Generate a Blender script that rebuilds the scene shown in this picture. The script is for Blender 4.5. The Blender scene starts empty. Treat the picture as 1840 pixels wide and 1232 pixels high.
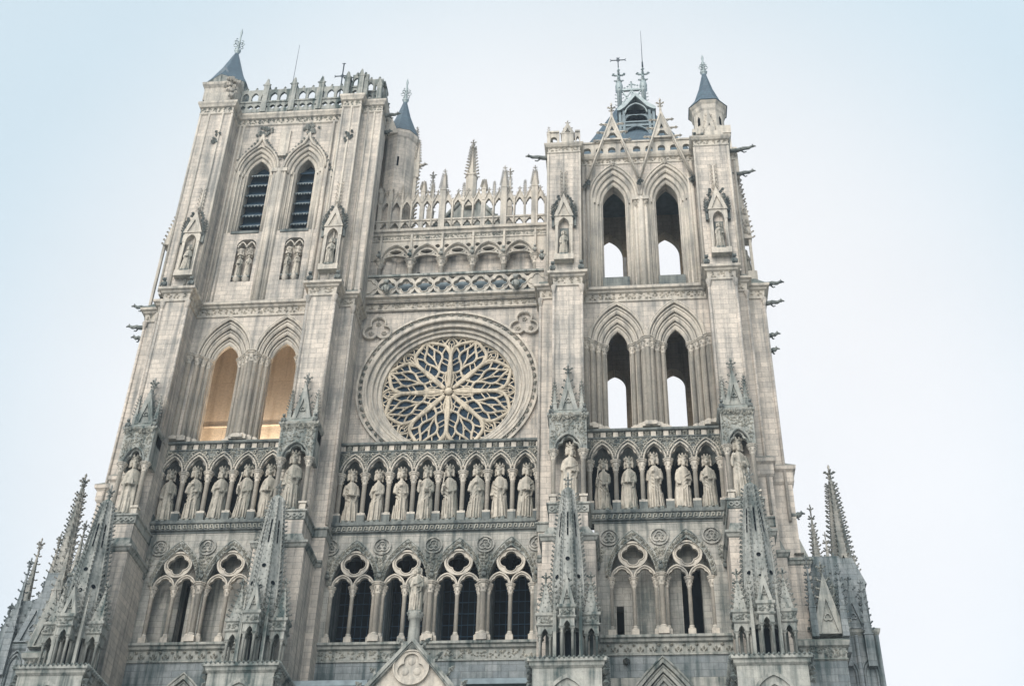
# West front of a gothic cathedral: everything is built as mesh code in metres (x right, y away, z up).
SUN_EL, SUN_AZ, SUN_ST, SUN_AN, SKY_ST, SKY_SAT, EXPO, LAMP = 32, 200, 2.05, 60, .1, .7, 1.07, 430
VEIL, VCOL, VEDGE = .8, (5.3, 5.3, 5.3), (.70, .83, .90)
HAZE = .0007
import bpy, math, random
from mathutils import Vector, Matrix
from mathutils.geometry import tessellate_polygon
from math import sin, cos, pi, radians, sqrt, acos, atan2
random.seed(7)
C = bpy.context.scene.collection
U = random.uniform

# ------------------------------------------------------------------ mesh builder
class MB:
    def __init__(s): s.v = []; s.f = []; s.sm = []
    def add(s, vs, fs, smooth=False):
        b = len(s.v); s.v += [tuple(p) for p in vs]
        for f in fs: s.f.append(tuple(b + i for i in f)); s.sm.append(smooth)
    def mesh(s, name, m):
        me = bpy.data.meshes.new(name); me.from_pydata(s.v, [], s.f)
        me.polygons.foreach_set('use_smooth', s.sm); me.materials.append(m); me.update()
        return me

def mir(mb, s):
    if s < 0:
        mb.v = [(-x, y, z) for x, y, z in mb.v]; mb.f = [f[::-1] for f in mb.f]
    return mb
def part(name, mb, m, parent=None):
    o = bpy.data.objects.new(name, mb.mesh(name, m)); C.objects.link(o); o.parent = parent
    return o
def empty(name, parent=None, loc=(0, 0, 0)):
    o = bpy.data.objects.new(name, None); C.objects.link(o); o.parent = parent; o.location = loc
    o.empty_display_size = .5
    return o
def tag(o, label=None, cat=None, group=None, kind=None):
    if label: o['label'] = label
    if cat: o['category'] = cat
    if group: o['group'] = group
    if kind: o['kind'] = kind
    return o

BOXF = [(0, 3, 2, 1), (4, 5, 6, 7), (0, 1, 5, 4), (1, 2, 6, 5), (2, 3, 7, 6), (3, 0, 4, 7)]
def box(mb, x0, x1, y0, y1, z0, z1):
    mb.add([(x0, y0, z0), (x1, y0, z0), (x1, y1, z0), (x0, y1, z0), (x0, y0, z1), (x1, y0, z1), (x1, y1, z1), (x0, y1, z1)], BOXF)
def hexa(mb, p): mb.add(p, BOXF)
def wedge(mb, x0, x1, y0, y1, z0, z1, sx=0):
    """sloped weathering: full height at the back, nothing at the front edge"""
    hexa(mb, [(x0, y0, z0), (x1, y0, z0), (x1, y1, z0), (x0, y1, z0), (x0 + sx, y1 - .02, z1), (x1 - sx, y1 - .02, z1), (x1 - sx, y1, z1), (x0 + sx, y1, z1)])
def area(l): return .5 * sum(l[i][0] * l[(i + 1) % len(l)][1] - l[(i + 1) % len(l)][0] * l[i][1] for i in range(len(l)))
def plate(mb, loops, y0, y1, back=True, smooth=False):
    """polygon (first loop) with holes, drawn in x/z, front face at y0, back at y1"""
    ls = []
    for i, l in enumerate(loops):
        a = area(l)
        ls.append(l if (a > 0) == (i == 0) else l[::-1])
    tri = tessellate_polygon([[Vector((x, z, 0)) for x, z in l] for l in ls])
    flat = [p for l in ls for p in l]; n = len(flat)
    fs = []
    for t in tri:
        a, b, c = [flat[i] for i in t]
        if (b[0] - a[0]) * (c[1] - a[1]) - (c[0] - a[0]) * (b[1] - a[1]) < 0: t = (t[0], t[2], t[1])
        fs.append(tuple(t))
        if back: fs.append((n + t[0], n + t[2], n + t[1]))
    mb.add([(x, y0, z) for x, z in flat] + [(x, y1, z) for x, z in flat], fs)
    b = len(mb.v) - 2 * n; k = 0
    for l in ls:
        m = len(l)
        for i in range(m):
            j = (i + 1) % m
            mb.f.append((b + k + i, b + n + k + i, b + n + k + j, b + k + j)); mb.sm.append(smooth)
        k += m
def prism(mb, poly, z0, z1, s1=1.0, c=None):
    """polygon in x/y (counter-clockwise from above) extruded in z"""
    n = len(poly)
    if c is None: c = (sum(p[0] for p in poly) / n, sum(p[1] for p in poly) / n)
    top = [(c[0] + (x - c[0]) * s1, c[1] + (y - c[1]) * s1) for x, y in poly]
    fs = [(i, (i + 1) % n, n + (i + 1) % n, n + i) for i in range(n)] + [tuple(range(n - 1, -1, -1)), tuple(range(n, 2 * n))]
    mb.add([(x, y, z0) for x, y in poly] + [(x, y, z1) for x, y in top], fs)
def ngon(cx, cy, r, n, a0=None):
    if a0 is None: a0 = pi / n
    return [(cx + r * cos(a0 + 2 * pi * i / n), cy + r * sin(a0 + 2 * pi * i / n)) for i in range(n)]
def lathe(mb, cx, cy, prof, n=8, smooth=True, a0=None, sx=1, sy=1):
    if a0 is None: a0 = pi / n
    vs = []; m = len(prof)
    for r, z in prof:
        for i in range(n):
            a = a0 + 2 * pi * i / n; vs.append((cx + sx * r * cos(a), cy + sy * r * sin(a), z))
    fs = [(k * n + i, k * n + (i + 1) % n, (k + 1) * n + (i + 1) % n, (k + 1) * n + i) for k in range(m - 1) for i in range(n)]
    mb.add(vs, fs, smooth)
    b = len(mb.v) - len(vs)
    mb.f.append(tuple(b + i for i in range(n - 1, -1, -1))); mb.sm.append(False)
    mb.f.append(tuple(b + (m - 1) * n + i for i in range(n))); mb.sm.append(False)
def tube(mb, path, r, n=6, closed=False, r2=None):
    P = [Vector(p) for p in path]; m = len(P); vs = []
    up = Vector((0, 1, 0))
    for k in range(m):
        if closed: t = P[(k + 1) % m] - P[k - 1]
        else: t = P[min(k + 1, m - 1)] - P[max(k - 1, 0)]
        t.normalize(); u = up if abs(t.dot(up)) < .95 else Vector((1, 0, 0))
        a = t.cross(u).normalized(); b = t.cross(a)
        rr = r if r2 is None else r + (r2 - r) * k / (m - 1)
        for i in range(n):
            an = 2 * pi * i / n + pi / n; vs.append(P[k] + a * (rr * cos(an)) + b * (rr * sin(an)))
    seg = m if closed else m - 1
    fs = [(k * n + i, ((k + 1) % m) * n + i, ((k + 1) % m) * n + (i + 1) % n, k * n + (i + 1) % n) for k in range(seg) for i in range(n)]
    if not closed: fs += [tuple(range(n)), tuple((m - 1) * n + i for i in range(n - 1, -1, -1))]
    mb.add(vs, fs, n > 4)
def ball(mb, c, rx, ry=None, rz=None, nu=8, nv=5):
    ry = ry or rx; rz = rz or rx; vs = [(c[0], c[1], c[2] - rz)]
    for j in range(1, nv):
        t = -pi / 2 + pi * j / nv
        for i in range(nu):
            a = 2 * pi * i / nu; vs.append((c[0] + rx * cos(t) * cos(a), c[1] + ry * cos(t) * sin(a), c[2] + rz * sin(t)))
    vs.append((c[0], c[1], c[2] + rz)); T = len(vs) - 1
    fs = [(0, 1 + (i + 1) % nu, 1 + i) for i in range(nu)]
    for j in range(nv - 2):
        for i in range(nu):
            a = 1 + j * nu + i; b = 1 + j * nu + (i + 1) % nu; fs.append((a, b, b + nu, a + nu))
    b = 1 + (nv - 2) * nu
    fs += [(b + i, b + (i + 1) % nu, T) for i in range(nu)]
    mb.add(vs, fs, True)
OCT = [(1, 0, 0), (0, 1, 0), (-1, 0, 0), (0, -1, 0), (0, 0, 1), (0, 0, -1)]
OCTF = [(0, 1, 4), (1, 2, 4), (2, 3, 4), (3, 0, 4), (1, 0, 5), (2, 1, 5), (3, 2, 5), (0, 3, 5)]
def lump(mb, c, sx, sy, sz, ang=0.0):
    """small carved leaf or knob; ang turns it in the x/z plane"""
    ca, sa = cos(ang), sin(ang); vs = []
    for x, y, z in OCT:
        x *= sx; y *= sy; z *= sz
        vs.append((c[0] + x * ca - z * sa, c[1] + y, c[2] + x * sa + z * ca))
    mb.add(vs, OCTF)
def crocket(mb, p, d, s):
    """hooked leaf growing out of p along the unit direction d"""
    p = Vector(p); d = Vector(d)
    q = p + d * s * .55; k = p + d * s * .95 + Vector((0, 0, s * .28))
    tube(mb, [p - d * s * .15, q, k], s * .24, 4, r2=s * .2)
    lump(mb, k, s * .5, s * .46, s * .4, U(0, 1)); lump(mb, q + Vector((0, 0, -s * .08)), s * .34, s * .32, s * .3, U(0, 1))
def finial(mb, x, y, z, h, s=None):
    """fleuron: stem, collar of four leaves, bud"""
    s = s or h * .22
    lathe(mb, x, y, [(s * .3, z), (s * .28, z + h * .35), (s * .45, z + h * .42), (s * .25, z + h * .5), (s * .2, z + h * .8), (s * .32, z + h * .88), (s * .05, z + h)], 6)
    for k in range(4):
        a = k * pi / 2
        crocket(mb, (x, y, z + h * .55), (cos(a), sin(a), 0), s)
        if h > .7: crocket(mb, (x, y, z + h * .3), (cos(a), sin(a), 0), s * .7)

# 2-D outlines (x, z)
def parc(cx, zs, w, h, n=9):
    R = (w * w + h * h) / (2 * w); c = cx - w + R; t = acos((w - R) / R); l = []
    for i in range(n + 1):
        a = pi + (t - pi) * i / n; l.append((c + R * cos(a), zs + R * sin(a)))
    return l + [(2 * cx - x, z) for x, z in l[-2::-1]]
def cusped(cx, zs, w, h, cut=.3, n=12):
    """pointed arch with two cusps (a trefoil head)"""
    l = parc(cx, zs, w, h, n); m = len(l) - 1; o = []
    for i, (x, z) in enumerate(l):
        t = i / m; k = 0
        for c in (.27, .73):
            k += max(0, 1 - abs(t - c) / .12) ** 1.6
        k *= cut; o.append((x + (cx - x) * k, z + (zs + h * .25 - z) * k))
    return o
def opening(cx, z0, zs, w, h, n=9, f=parc): return [(cx - w, z0)] + f(cx, zs, w, h, n=n) + [(cx + w, z0)]
def circ(cx, cz, r, n=28): return [(cx + r * cos(2 * pi * i / n), cz + r * sin(2 * pi * i / n)) for i in range(n)]
def foil(cx, cz, r, k=4, a0=0.0, n=10, d=.47):
    o = []
    for i in range(k * n):
        a = 2 * pi * i / (k * n); p = (a + pi / k) % (2 * pi / k) - pi / k
        dd = d * r; aa = (1 - d) * r; q = aa * aa - (dd * sin(p)) ** 2
        rr = dd * cos(p) + sqrt(max(q, 0)); o.append((cx + rr * cos(a + a0), cz + rr * sin(a + a0)))
    return o
def rect(x0, x1, z0, z1): return [(x0, z0), (x1, z0), (x1, z1), (x0, z1)]
def cutwall(mb, x0, x1, z0, z1, ops, y0, y1):
    """wall from x0..x1 whose openings (outlines from opening()) start at its bottom edge"""
    l = [(x0, z0)]
    for o in ops: l += o
    l += [(x1, z0), (x1, z1), (x0, z1)]
    plate(mb, [l], y0, y1)
def band(mb, outer, inner, y0, y1): plate(mb, [outer + inner[::-1]], y0, y1)
def lift(l, y): return [(x, y, z) for x, z in l]

def cornice(mb, plan, prof):
    """sweeps a profile [(out, z)...] along a plan polyline; the outside lies to the right of travel"""
    n = len(plan); off = []
    for i in range(n):
        ds = []
        for a, b in ((i - 1, i), (i, i + 1)):
            if a >= 0 and b < n:
                d = Vector((plan[b][0] - plan[a][0], plan[b][1] - plan[a][1])).normalized(); ds.append(Vector((d.y, -d.x)))
        if len(ds) == 1: off.append(ds[0])
        else:
            m = (ds[0] + ds[1]); m.normalize(); off.append(m / max(.3, m.dot(ds[0])))
    k = len(prof); vs = []
    for i in range(n):
        for o, z in prof: vs.append((plan[i][0] + off[i].x * (o + .004), plan[i][1] + off[i].y * (o + .004), z))
    fs = [(i * k + j, (i + 1) * k + j, (i + 1) * k + j + 1, i * k + j + 1) for i in range(n - 1) for j in range(k - 1)]
    fs += [tuple(range(k)), tuple((n - 1) * k + j for j in range(k - 1, -1, -1))]
    mb.add(vs, fs)
def seglen(plan): return [(plan[i], plan[i + 1], (Vector(plan[i + 1]) - Vector(plan[i])).length) for i in range(len(plan) - 1)]
def leafrow(mb, plan, out, z0, z1, step, s=1.0):
    """upright leaves carved in a row along a plan polyline"""
    h = z1 - z0
    for a, b, L in seglen(plan):
        n = int(L / step)
        if n < 1: continue
        d = Vector((b[0] - a[0], b[1] - a[1])) / L; nr = Vector((d.y, -d.x))
        for i in range(n):
            t = (i + .5) / n * L
            x = a[0] + d.x * t + nr.x * out; y = a[1] + d.y * t + nr.y * out
            for k in range(5):
                u = U(-.42, .42) * step; zz = z0 + h * U(.12, .9)
                lump(mb, (x + d.x * u, y + d.y * u, zz), U(.5, .9) * step * .28 * s * (abs(d.x) + .25), .05 + .05 * U(0, 1) + .1 * abs(d.y), U(.16, .3) * h * s, U(-.9, .9))
            lump(mb, (x, y, z0 + h * .8), step * .2 * (abs(d.x) + .3), .13, h * .13)
def foliage(mb, x0, x1, z0, z1, y, n, s=.1, test=None):
    for i in range(n):
        x = U(x0, x1); z = U(z0, z1)
        if test and not test(x, z): continue
        lump(mb, (x, y + U(-.03, .02), z), s * U(.3, 1), s * U(.5, .9), s * U(.7, 1.4), U(-1.5, 1.5))
def column(mb, x, y, z0, z1, r, cap=.5, base=.3, leaves=True, n=8):
    """base, shaft and leafy capital; z1 is the top of the abacus"""
    w = r * 1.75
    if base:
        box(mb, x - w, x + w, y - w, y + w, z0, z0 + base * .6)
        lathe(mb, x, y, [(r * 1.6, z0 + base * .6), (r * 1.55, z0 + base * .75), (r * 1.1, z0 + base * .85), (r * 1.25, z0 + base * .95), (r, z0 + base)], n)
    c0 = z1 - cap
    lathe(mb, x, y, [(r, z0 + base), (r, c0 - .02), (r * 1.25, c0), (r * 1.02, c0 + .03), (r * 1.15, c0 + cap * .35), (r * 1.75, c0 + cap * .72)], n)
    w = r * 1.95
    lathe(mb, x, y, [(w * .95, z1 - cap * .28), (w * 1.12, z1 - cap * .2), (w * 1.12, z1 - cap * .1), (w * 1.28, z1 - cap * .08), (w * 1.28, z1)], 8, False)
    if leaves:
        for k in range(6):
            a = k * pi / 3
            lump(mb, (x + r * 1.5 * cos(a), y + r * 1.5 * sin(a), c0 + cap * .58), r * .42, r * .42, cap * .13)
            lump(mb, (x + r * 1.25 * cos(a + .5), y + r * 1.25 * sin(a + .5), c0 + cap * .3), r * .36, r * .36, cap * .12)
def shaft(mb, x, y, z0, z1, r, n=6): lathe(mb, x, y, [(r, z0), (r, z1)], n)
def gable(mb, cx, y0, y1, z0, w, h, t=.14, ncr=4, s=.16, fin=.7, fill=True, orn=True):
    """steep crocketed gable, front at y0"""
    a = [(cx - w, z0), (cx + w, z0), (cx, z0 + h)]
    k = 1 - t * 2.2 / w
    b = [(cx - w * k, z0 + t * .4), (cx + w * k, z0 + t * .4), (cx, z0 + h * k)]
    plate(mb, [a, b], y0, y1)
    if fill: plate(mb, [b], y0 + .1, y1)
    if orn and fill:
        rr = w * .3; plate(mb, [foil(cx, z0 + h * .27, rr, 3, pi / 2), foil(cx, z0 + h * .27, rr * .72, 3, pi / 2)], y0 + .03, y0 + .12)
    L = sqrt(w * w + h * h)
    for i in range(ncr):
        f = (i + .6) / (ncr + .3)
        for sg in (-1, 1):
            crocket(mb, (cx + sg * w * (1 - f), (y0 + y1) / 2, z0 + h * f), (sg * h / L, 0, w / L), s)
    if fin: finial(mb, cx, (y0 + y1) / 2, z0 + h - .05, fin)
def pinnacle(mb, x, y, z0, w, hs, hc, nc=6, s=.1, fin=.5, gab=True, n=4):
    """shaft, small gables and crocketed pyramid"""
    if hs > 0:
        prism(mb, ngon(x, y, w * 1.414 if n == 4 else w * 1.08, n), z0, z0 + hs)
        prism(mb, ngon(x, y, w * 1.6 if n == 4 else w * 1.2, n), z0 + hs - .08, z0 + hs)
    z = z0 + hs
    if gab:
        plate(mb, [[(x - w * .9, z - .02), (x + w * .9, z - .02), (x, z + w * 2.2)]], y - w * 1.02, y + w * 1.02)
    R = w * 1.25 if n == 4 else w
    prism(mb, ngon(x, y, R, n), z, z + hc, .1)
    for i in range(nc):
        f = (i + .5) / nc
        for k in range(n):
            a = pi / n + 2 * pi * k / n; r = R * (1 - .9 * f)
            crocket(mb, (x + r * cos(a), y + r * sin(a), z + hc * f), (cos(a), sin(a), 0), s)
    if fin: finial(mb, x, y, z + hc - .06, fin, max(.07, fin * .2))
def gargoyle(mb, x, y, z, dx, dy, L, s=.16):
    """beast stretched out from the wall, head at the free end"""
    d = Vector((dx, dy, 0)).normalized(); p = Vector((x, y, z)); q = Vector((-d.y, d.x, 0)); u = Vector((0, 0, 1))
    pts = [p - d * .3, p + d * L * .2 - u * .02, p + d * L * .5 + u * .05, p + d * L * .75 + u * .02, p + d * L * .88 + u * .1]
    tube(mb, pts, s * 1.15, 7, r2=s * .62)
    h = p + d * L * .95 + u * .12
    ball(mb, h, s * .8, s * .8, s * .65, 7, 5)
    tube(mb, [h + d * s * .3, h + d * s * 1.4 - u * s * .3], s * .48, 5, r2=s * .3)
    for k in (-1, 1):
        lump(mb, h + q * s * .55 * k + u * s * .6, s * .25, s * .25, s * .45)
        tube(mb, [p + d * L * .35 + q * s * .8 * k, p + d * L * .5 + q * s * 1.1 * k - u * s * 1.1, p + d * L * .62 + q * s * .7 * k - u * s * 1.2], s * .36, 5, r2=s * .25)
    lump(mb, p + d * L * .45 + u * s * 1.1, s * .9, s * .5, s * .5)
def perch(mb, x, y, z, s):
    """crouching beast"""
    ball(mb, (x, y, z + s * .9), s * .55, s * .7, s * .95, 7, 5); ball(mb, (x, y - s * .5, z + s * 1.9), s * .45, s * .5, s * .42, 7, 5)
    for k in (-1, 1):
        tube(mb, [(x + k * s * .4, y - s * .1, z + s * 1.4), (x + k * s * .5, y - s * .6, z + s * .7), (x + k * s * .4, y - s * .75, z)], s * .2, 5)
        lump(mb, (x + k * s * .3, y - s * .4, z + s * 2.35), s * .15, s * .15, s * .3)

# ------------------------------------------------------------------ materials
def nodes(name):
    m = bpy.data.materials.new(name); m.use_nodes = True; nt = m.node_tree
    return m, nt, nt.nodes['Principled BSDF']
def N(nt, t, **k):
    n = nt.nodes.new(t)
    for a, b in k.items(): setattr(n, a, b)
    return n
def stone(name, c1, c2, mortar, grime, gamt, brick=1.0, row=.34, bw=.85, top=(.10, .125, .115), topamt=.75, bump=.5):
    m, nt, bs = nodes(name); L = nt.links.new
    tc = N(nt, 'ShaderNodeTexCoord'); sep = N(nt, 'ShaderNodeSeparateXYZ'); L(tc.outputs['Object'], sep.inputs[0])
    ad = N(nt, 'ShaderNodeMath', operation='ADD'); L(sep.outputs[0], ad.inputs[0]); L(sep.outputs[1], ad.inputs[1])
    cb = N(nt, 'ShaderNodeCombineXYZ'); L(ad.outputs[0], cb.inputs[0]); L(sep.outputs[2], cb.inputs[1])
    br = N(nt, 'ShaderNodeTexBrick'); nj = N(nt, 'ShaderNodeTexNoise'); nj.inputs['Scale'].default_value = .9; nj.inputs['Detail'].default_value = 3; L(tc.outputs['Object'], nj.inputs['Vector'])
    vj = N(nt, 'ShaderNodeVectorMath', operation='MULTIPLY_ADD'); L(nj.outputs['Color'], vj.inputs[0]); vj.inputs[1].default_value = (.16, .05, 0); L(cb.outputs[0], vj.inputs[2])
    L(vj.outputs[0], br.inputs['Vector'])
    br.inputs['Scale'].default_value = 1; br.inputs['Brick Width'].default_value = bw; br.inputs['Row Height'].default_value = row
    br.inputs['Mortar Size'].default_value = .013; br.inputs['Mortar Smooth'].default_value = .3; br.inputs['Bias'].default_value = -.1
    br.inputs['Color1'].default_value = (*c1, 1); br.inputs['Color2'].default_value = (*c2, 1)
    mo = [a + (b - a) * brick for a, b in zip(c1, mortar)]; br.inputs['Mortar'].default_value = (*mo, 1)
    # big soft stains
    n1 = N(nt, 'ShaderNodeTexNoise'); n1.inputs['Scale'].default_value = .55; n1.inputs['Detail'].default_value = 8; n1.inputs['Roughness'].default_value = .68
    L(tc.outputs['Object'], n1.inputs['Vector'])
    # water streaks
    mp = N(nt, 'ShaderNodeMapping'); mp.inputs['Scale'].default_value = (3.2, 3.2, .16); L(tc.outputs['Object'], mp.inputs[0])
    n2 = N(nt, 'ShaderNodeTexNoise'); n2.inputs['Scale'].default_value = 1; n2.inputs['Detail'].default_value = 6; n2.inputs['Roughness'].default_value = .6; L(mp.outputs[0], n2.inputs['Vector'])
    n3 = N(nt, 'ShaderNodeTexNoise'); n3.inputs['Scale'].default_value = 7; n3.inputs['Detail'].default_value = 9; n3.inputs['Roughness'].default_value = .75; L(tc.outputs['Object'], n3.inputs['Vector'])
    mu = N(nt, 'ShaderNodeMath', operation='MULTIPLY'); L(n1.outputs['Fac'], mu.inputs[0]); L(n2.outputs['Fac'], mu.inputs[1])
    m2 = N(nt, 'ShaderNodeMath', operation='MULTIPLY_ADD'); L(n3.outputs['Fac'], m2.inputs[0]); m2.inputs[1].default_value = .16; L(mu.outputs[0], m2.inputs[2])
    rp = N(nt, 'ShaderNodeValToRGB'); L(m2.outputs[0], rp.inputs[0])
    rp.color_ramp.elements[0].position = .27; rp.color_ramp.elements[0].color = (0, 0, 0, 1)
    rp.color_ramp.elements[1].position = .44; rp.color_ramp.elements[1].color = (1, 1, 1, 1)
    ga = N(nt, 'ShaderNodeMath', operation='MULTIPLY'); L(rp.outputs[0], ga.inputs[0]); ga.inputs[1].default_value = gamt
    mx = N(nt, 'ShaderNodeMixRGB'); L(ga.outputs[0], mx.inputs[0]); L(br.outputs['Color'], mx.inputs[1]); mx.inputs[2].default_value = (*grime, 1)
    rs_ = N(nt, 'ShaderNodeValToRGB'); L(n2.outputs['Fac'], rs_.inputs[0]); rs_.color_ramp.elements[0].position = .53; rs_.color_ramp.elements[0].color = (0, 0, 0, 1); rs_.color_ramp.elements[1].position = .70; rs_.color_ramp.elements[1].color = (.55, .55, .55, 1)
    mxs = N(nt, 'ShaderNodeMixRGB'); L(rs_.outputs[0], mxs.inputs[0]); L(mx.outputs[0], mxs.inputs[1]); mxs.inputs[2].default_value = (*[x * .8 for x in grime], 1); mx = mxs
    # mottling of single stones
    hs = N(nt, 'ShaderNodeMixRGB', blend_type='MULTIPLY'); hs.inputs[0].default_value = .55
    r3 = N(nt, 'ShaderNodeValToRGB'); L(n3.outputs['Fac'], r3.inputs[0]); r3.color_ramp.elements[0].position = .34; r3.color_ramp.elements[0].color = (.42, .43, .45, 1); r3.color_ramp.elements[1].position = .62
    L(mx.outputs[0], hs.inputs[1]); L(r3.outputs[0], hs.inputs[2])
    # moss and lead-grey lichen on surfaces that face the sky
    ge = N(nt, 'ShaderNodeNewGeometry'); sz = N(nt, 'ShaderNodeSeparateXYZ'); L(ge.outputs['True Normal'], sz.inputs[0])
    tr = N(nt, 'ShaderNodeMapRange'); tr.inputs[1].default_value = .3; tr.inputs[2].default_value = .75; tr.inputs[3].default_value = 0; tr.inputs[4].default_value = topamt; L(sz.outputs[2], tr.inputs[0])
    mt = N(nt, 'ShaderNodeMixRGB'); L(tr.outputs[0], mt.inputs[0]); L(hs.outputs[0], mt.inputs[1]); mt.inputs[2].default_value = (*top, 1)
    L(mt.outputs[0], bs.inputs['Base Color']); bs.inputs['Roughness'].default_value = .92
    bs.inputs['Specular IOR Level'].default_value = .15
    bu = N(nt, 'ShaderNodeBump'); bu.inputs['Strength'].default_value = bump; bu.inputs['Distance'].default_value = .05
    hm = N(nt, 'ShaderNodeMath', operation='MULTIPLY_ADD'); L(br.outputs['Fac'], hm.inputs[0]); hm.inputs[1].default_value = -.5 * brick; L(n3.outputs['Fac'], hm.inputs[2])
    L(hm.outputs[0], bu.inputs['Height']); L(bu.outputs[0], bs.inputs['Normal'])
    return m
def simple(name, c, rough=.6, metal=0.0, c2=None, sc=3, bump=.2, spec=.4):
    m, nt, bs = nodes(name); L = nt.links.new
    tc = N(nt, 'ShaderNodeTexCoord'); n = N(nt, 'ShaderNodeTexNoise'); n.inputs['Scale'].default_value = sc; n.inputs['Detail'].default_value = 6
    L(tc.outputs['Object'], n.inputs['Vector'])
    r = N(nt, 'ShaderNodeValToRGB'); L(n.outputs['Fac'], r.inputs[0]); r.color_ramp.elements[0].position = .3; r.color_ramp.elements[1].position = .7
    r.color_ramp.elements[0].color = (*c, 1); r.color_ramp.elements[1].color = (*(c2 or [x * 1.5 for x in c]), 1)
    L(r.outputs[0], bs.inputs['Base Color']); bs.inputs['Roughness'].default_value = rough; bs.inputs['Metallic'].default_value = metal; bs.inputs['Specular IOR Level'].default_value = spec
    b = N(nt, 'ShaderNodeBump'); b.inputs['Strength'].default_value = bump; b.inputs['Distance'].default_value = .02; L(n.outputs['Fac'], b.inputs['Height']); L(b.outputs[0], bs.inputs['Normal'])
    return m
def slate(name):
    m, nt, bs = nodes(name); L = nt.links.new
    tc = N(nt, 'ShaderNodeTexCoord'); sep = N(nt, 'ShaderNodeSeparateXYZ'); L(tc.outputs['Object'], sep.inputs[0])
    ad = N(nt, 'ShaderNodeMath', operation='ADD'); L(sep.outputs[0], ad.inputs[0]); L(sep.outputs[1], ad.inputs[1])
    cb = N(nt, 'ShaderNodeCombineXYZ'); L(ad.outputs[0], cb.inputs[0]); L(sep.outputs[2], cb.inputs[1])
    br = N(nt, 'ShaderNodeTexBrick'); L(cb.outputs[0], br.inputs['Vector']); br.inputs['Scale'].default_value = 1; br.inputs['Brick Width'].default_value = .2; br.inputs['Row Height'].default_value = .16; br.inputs['Mortar Size'].default_value = .012
    br.inputs['Color1'].default_value = (.06, .105, .14, 1); br.inputs['Color2'].default_value = (.035, .065, .095, 1); br.inputs['Mortar'].default_value = (.02, .03, .04, 1)
    L(br.outputs['Color'], bs.inputs['Base Color']); bs.inputs['Roughness'].default_value = .55
    return m
GR = (.13, .14, .13)
M = dict(
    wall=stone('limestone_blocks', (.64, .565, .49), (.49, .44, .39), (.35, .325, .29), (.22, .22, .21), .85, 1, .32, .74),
    low=stone('weathered_shaded_limestone', (.285, .305, .31), (.205, .23, .245), (.14, .155, .16), (.06, .085, .09), .95, .9, .32, .74),  # lower zone: vignette and haze darkening put into the colour, plus weathering
    mid=stone('weathered_half_shaded_limestone', (.45, .425, .38), (.35, .34, .315), (.23, .225, .21), (.11, .125, .12), .95, .9, .32, .74),  # halfway step of that painted darkening towards the bottom, plus weathering
    trim=stone('carved_limestone', (.60, .54, .465), (.55, .50, .43), (.48, .44, .38), (.25, .245, .23), .75, .25),
    trimlow=stone('carved_weathered_limestone', (.40, .395, .36), (.33, .335, .315), (.24, .245, .235), (.065, .09, .09), 1.0, .25),
    dark=stone('blackened_shaded_limestone', (.22, .23, .215), (.17, .185, .18), (.14, .15, .15), (.05, .065, .07), .9, .2),  # blackened ledges and beasts; also painted crevice shade behind gallery carving
    spire=stone('mossy_limestone', (.40, .40, .375), (.33, .335, .315), (.24, .25, .24), (.08, .10, .10), .9, .15, topamt=.85, top=(.07, .10, .095)),
    leaf=stone('carved_leafwork', (.47, .445, .385), (.40, .385, .34), (.3, .3, .27), (.10, .12, .115), .9, 0, topamt=.6, top=(.10, .12, .11)),
    tan=stone('tan_tracery_limestone', (.66, .57, .45), (.60, .52, .41), (.5, .42, .33), (.28, .25, .2), .7, 0, topamt=.3),
    kingb=stone('rain_stained_statue_limestone', (.53, .48, .41), (.47, .43, .37), (.4, .38, .33), (.13, .14, .125), 1.0, 0, topamt=.8, bump=.5),
    kingc=stone('sooty_statue_limestone', (.47, .43, .37), (.42, .385, .33), (.3, .3, .28), (.095, .105, .095), 1.0, 0, topamt=.95, top=(.09, .105, .095), bump=.5),
    king=stone('statue_limestone', (.58, .52, .44), (.53, .475, .40), (.5, .455, .38), (.18, .18, .165), .75, 0, topamt=.45, bump=.35),
    inner=stone('interior_limestone', (.46, .36, .25), (.40, .31, .215), (.25, .2, .15), (.25, .19, .13), .6),
    board=stone('ochre_boarding', (.60, .52, .43), (.55, .47, .39), (.34, .27, .2), (.42, .34, .26), .5, .8, 2.9, 9),
    boardl=simple('louvre_lead', (.02, .045, .075), .8, 0, (.035, .065, .1), 6, .2, .1),
    toothl=simple('louvre_edging', (.06, .085, .10), .8, 0, (.30, .33, .33), 3, .2, .1),
    slate=slate('blue_slate'),
    lead=simple('aged_lead', (.075, .10, .115), .5, .3, (.14, .18, .20)),
    leadl=simple('pale_lead', (.20, .24, .25), .5, .2, (.32, .37, .38)),
    iron=simple('dark_iron', (.03, .04, .05), .5, .6),
    glass=simple('leaded_blue_glass', (.008, .020, .038), .6, 0, (.018, .042, .07), 9, .3, .12),
    black=simple('dark_glass_and_recess_shade', (.002, .004, .007), .9, 0, (.004, .007, .011), 5, .1, .03),  # black glass, also painted shade on niche backs and in recesses
    wood=simple('grey_timber', (.10, .10, .10), .8, 0, (.19, .18, .17)),
    ground=stone('plaza_paving', (.50, .47, .43), (.42, .40, .37), (.22, .21, .2), (.27, .26, .25), .5, 1, .5, .9, topamt=0),
)

# ------------------------------------------------------------------ the cathedral
CA = tag(empty('cathedral'), 'pale limestone gothic cathedral front with two towers and a round flamboyant rose window', 'cathedral')

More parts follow.
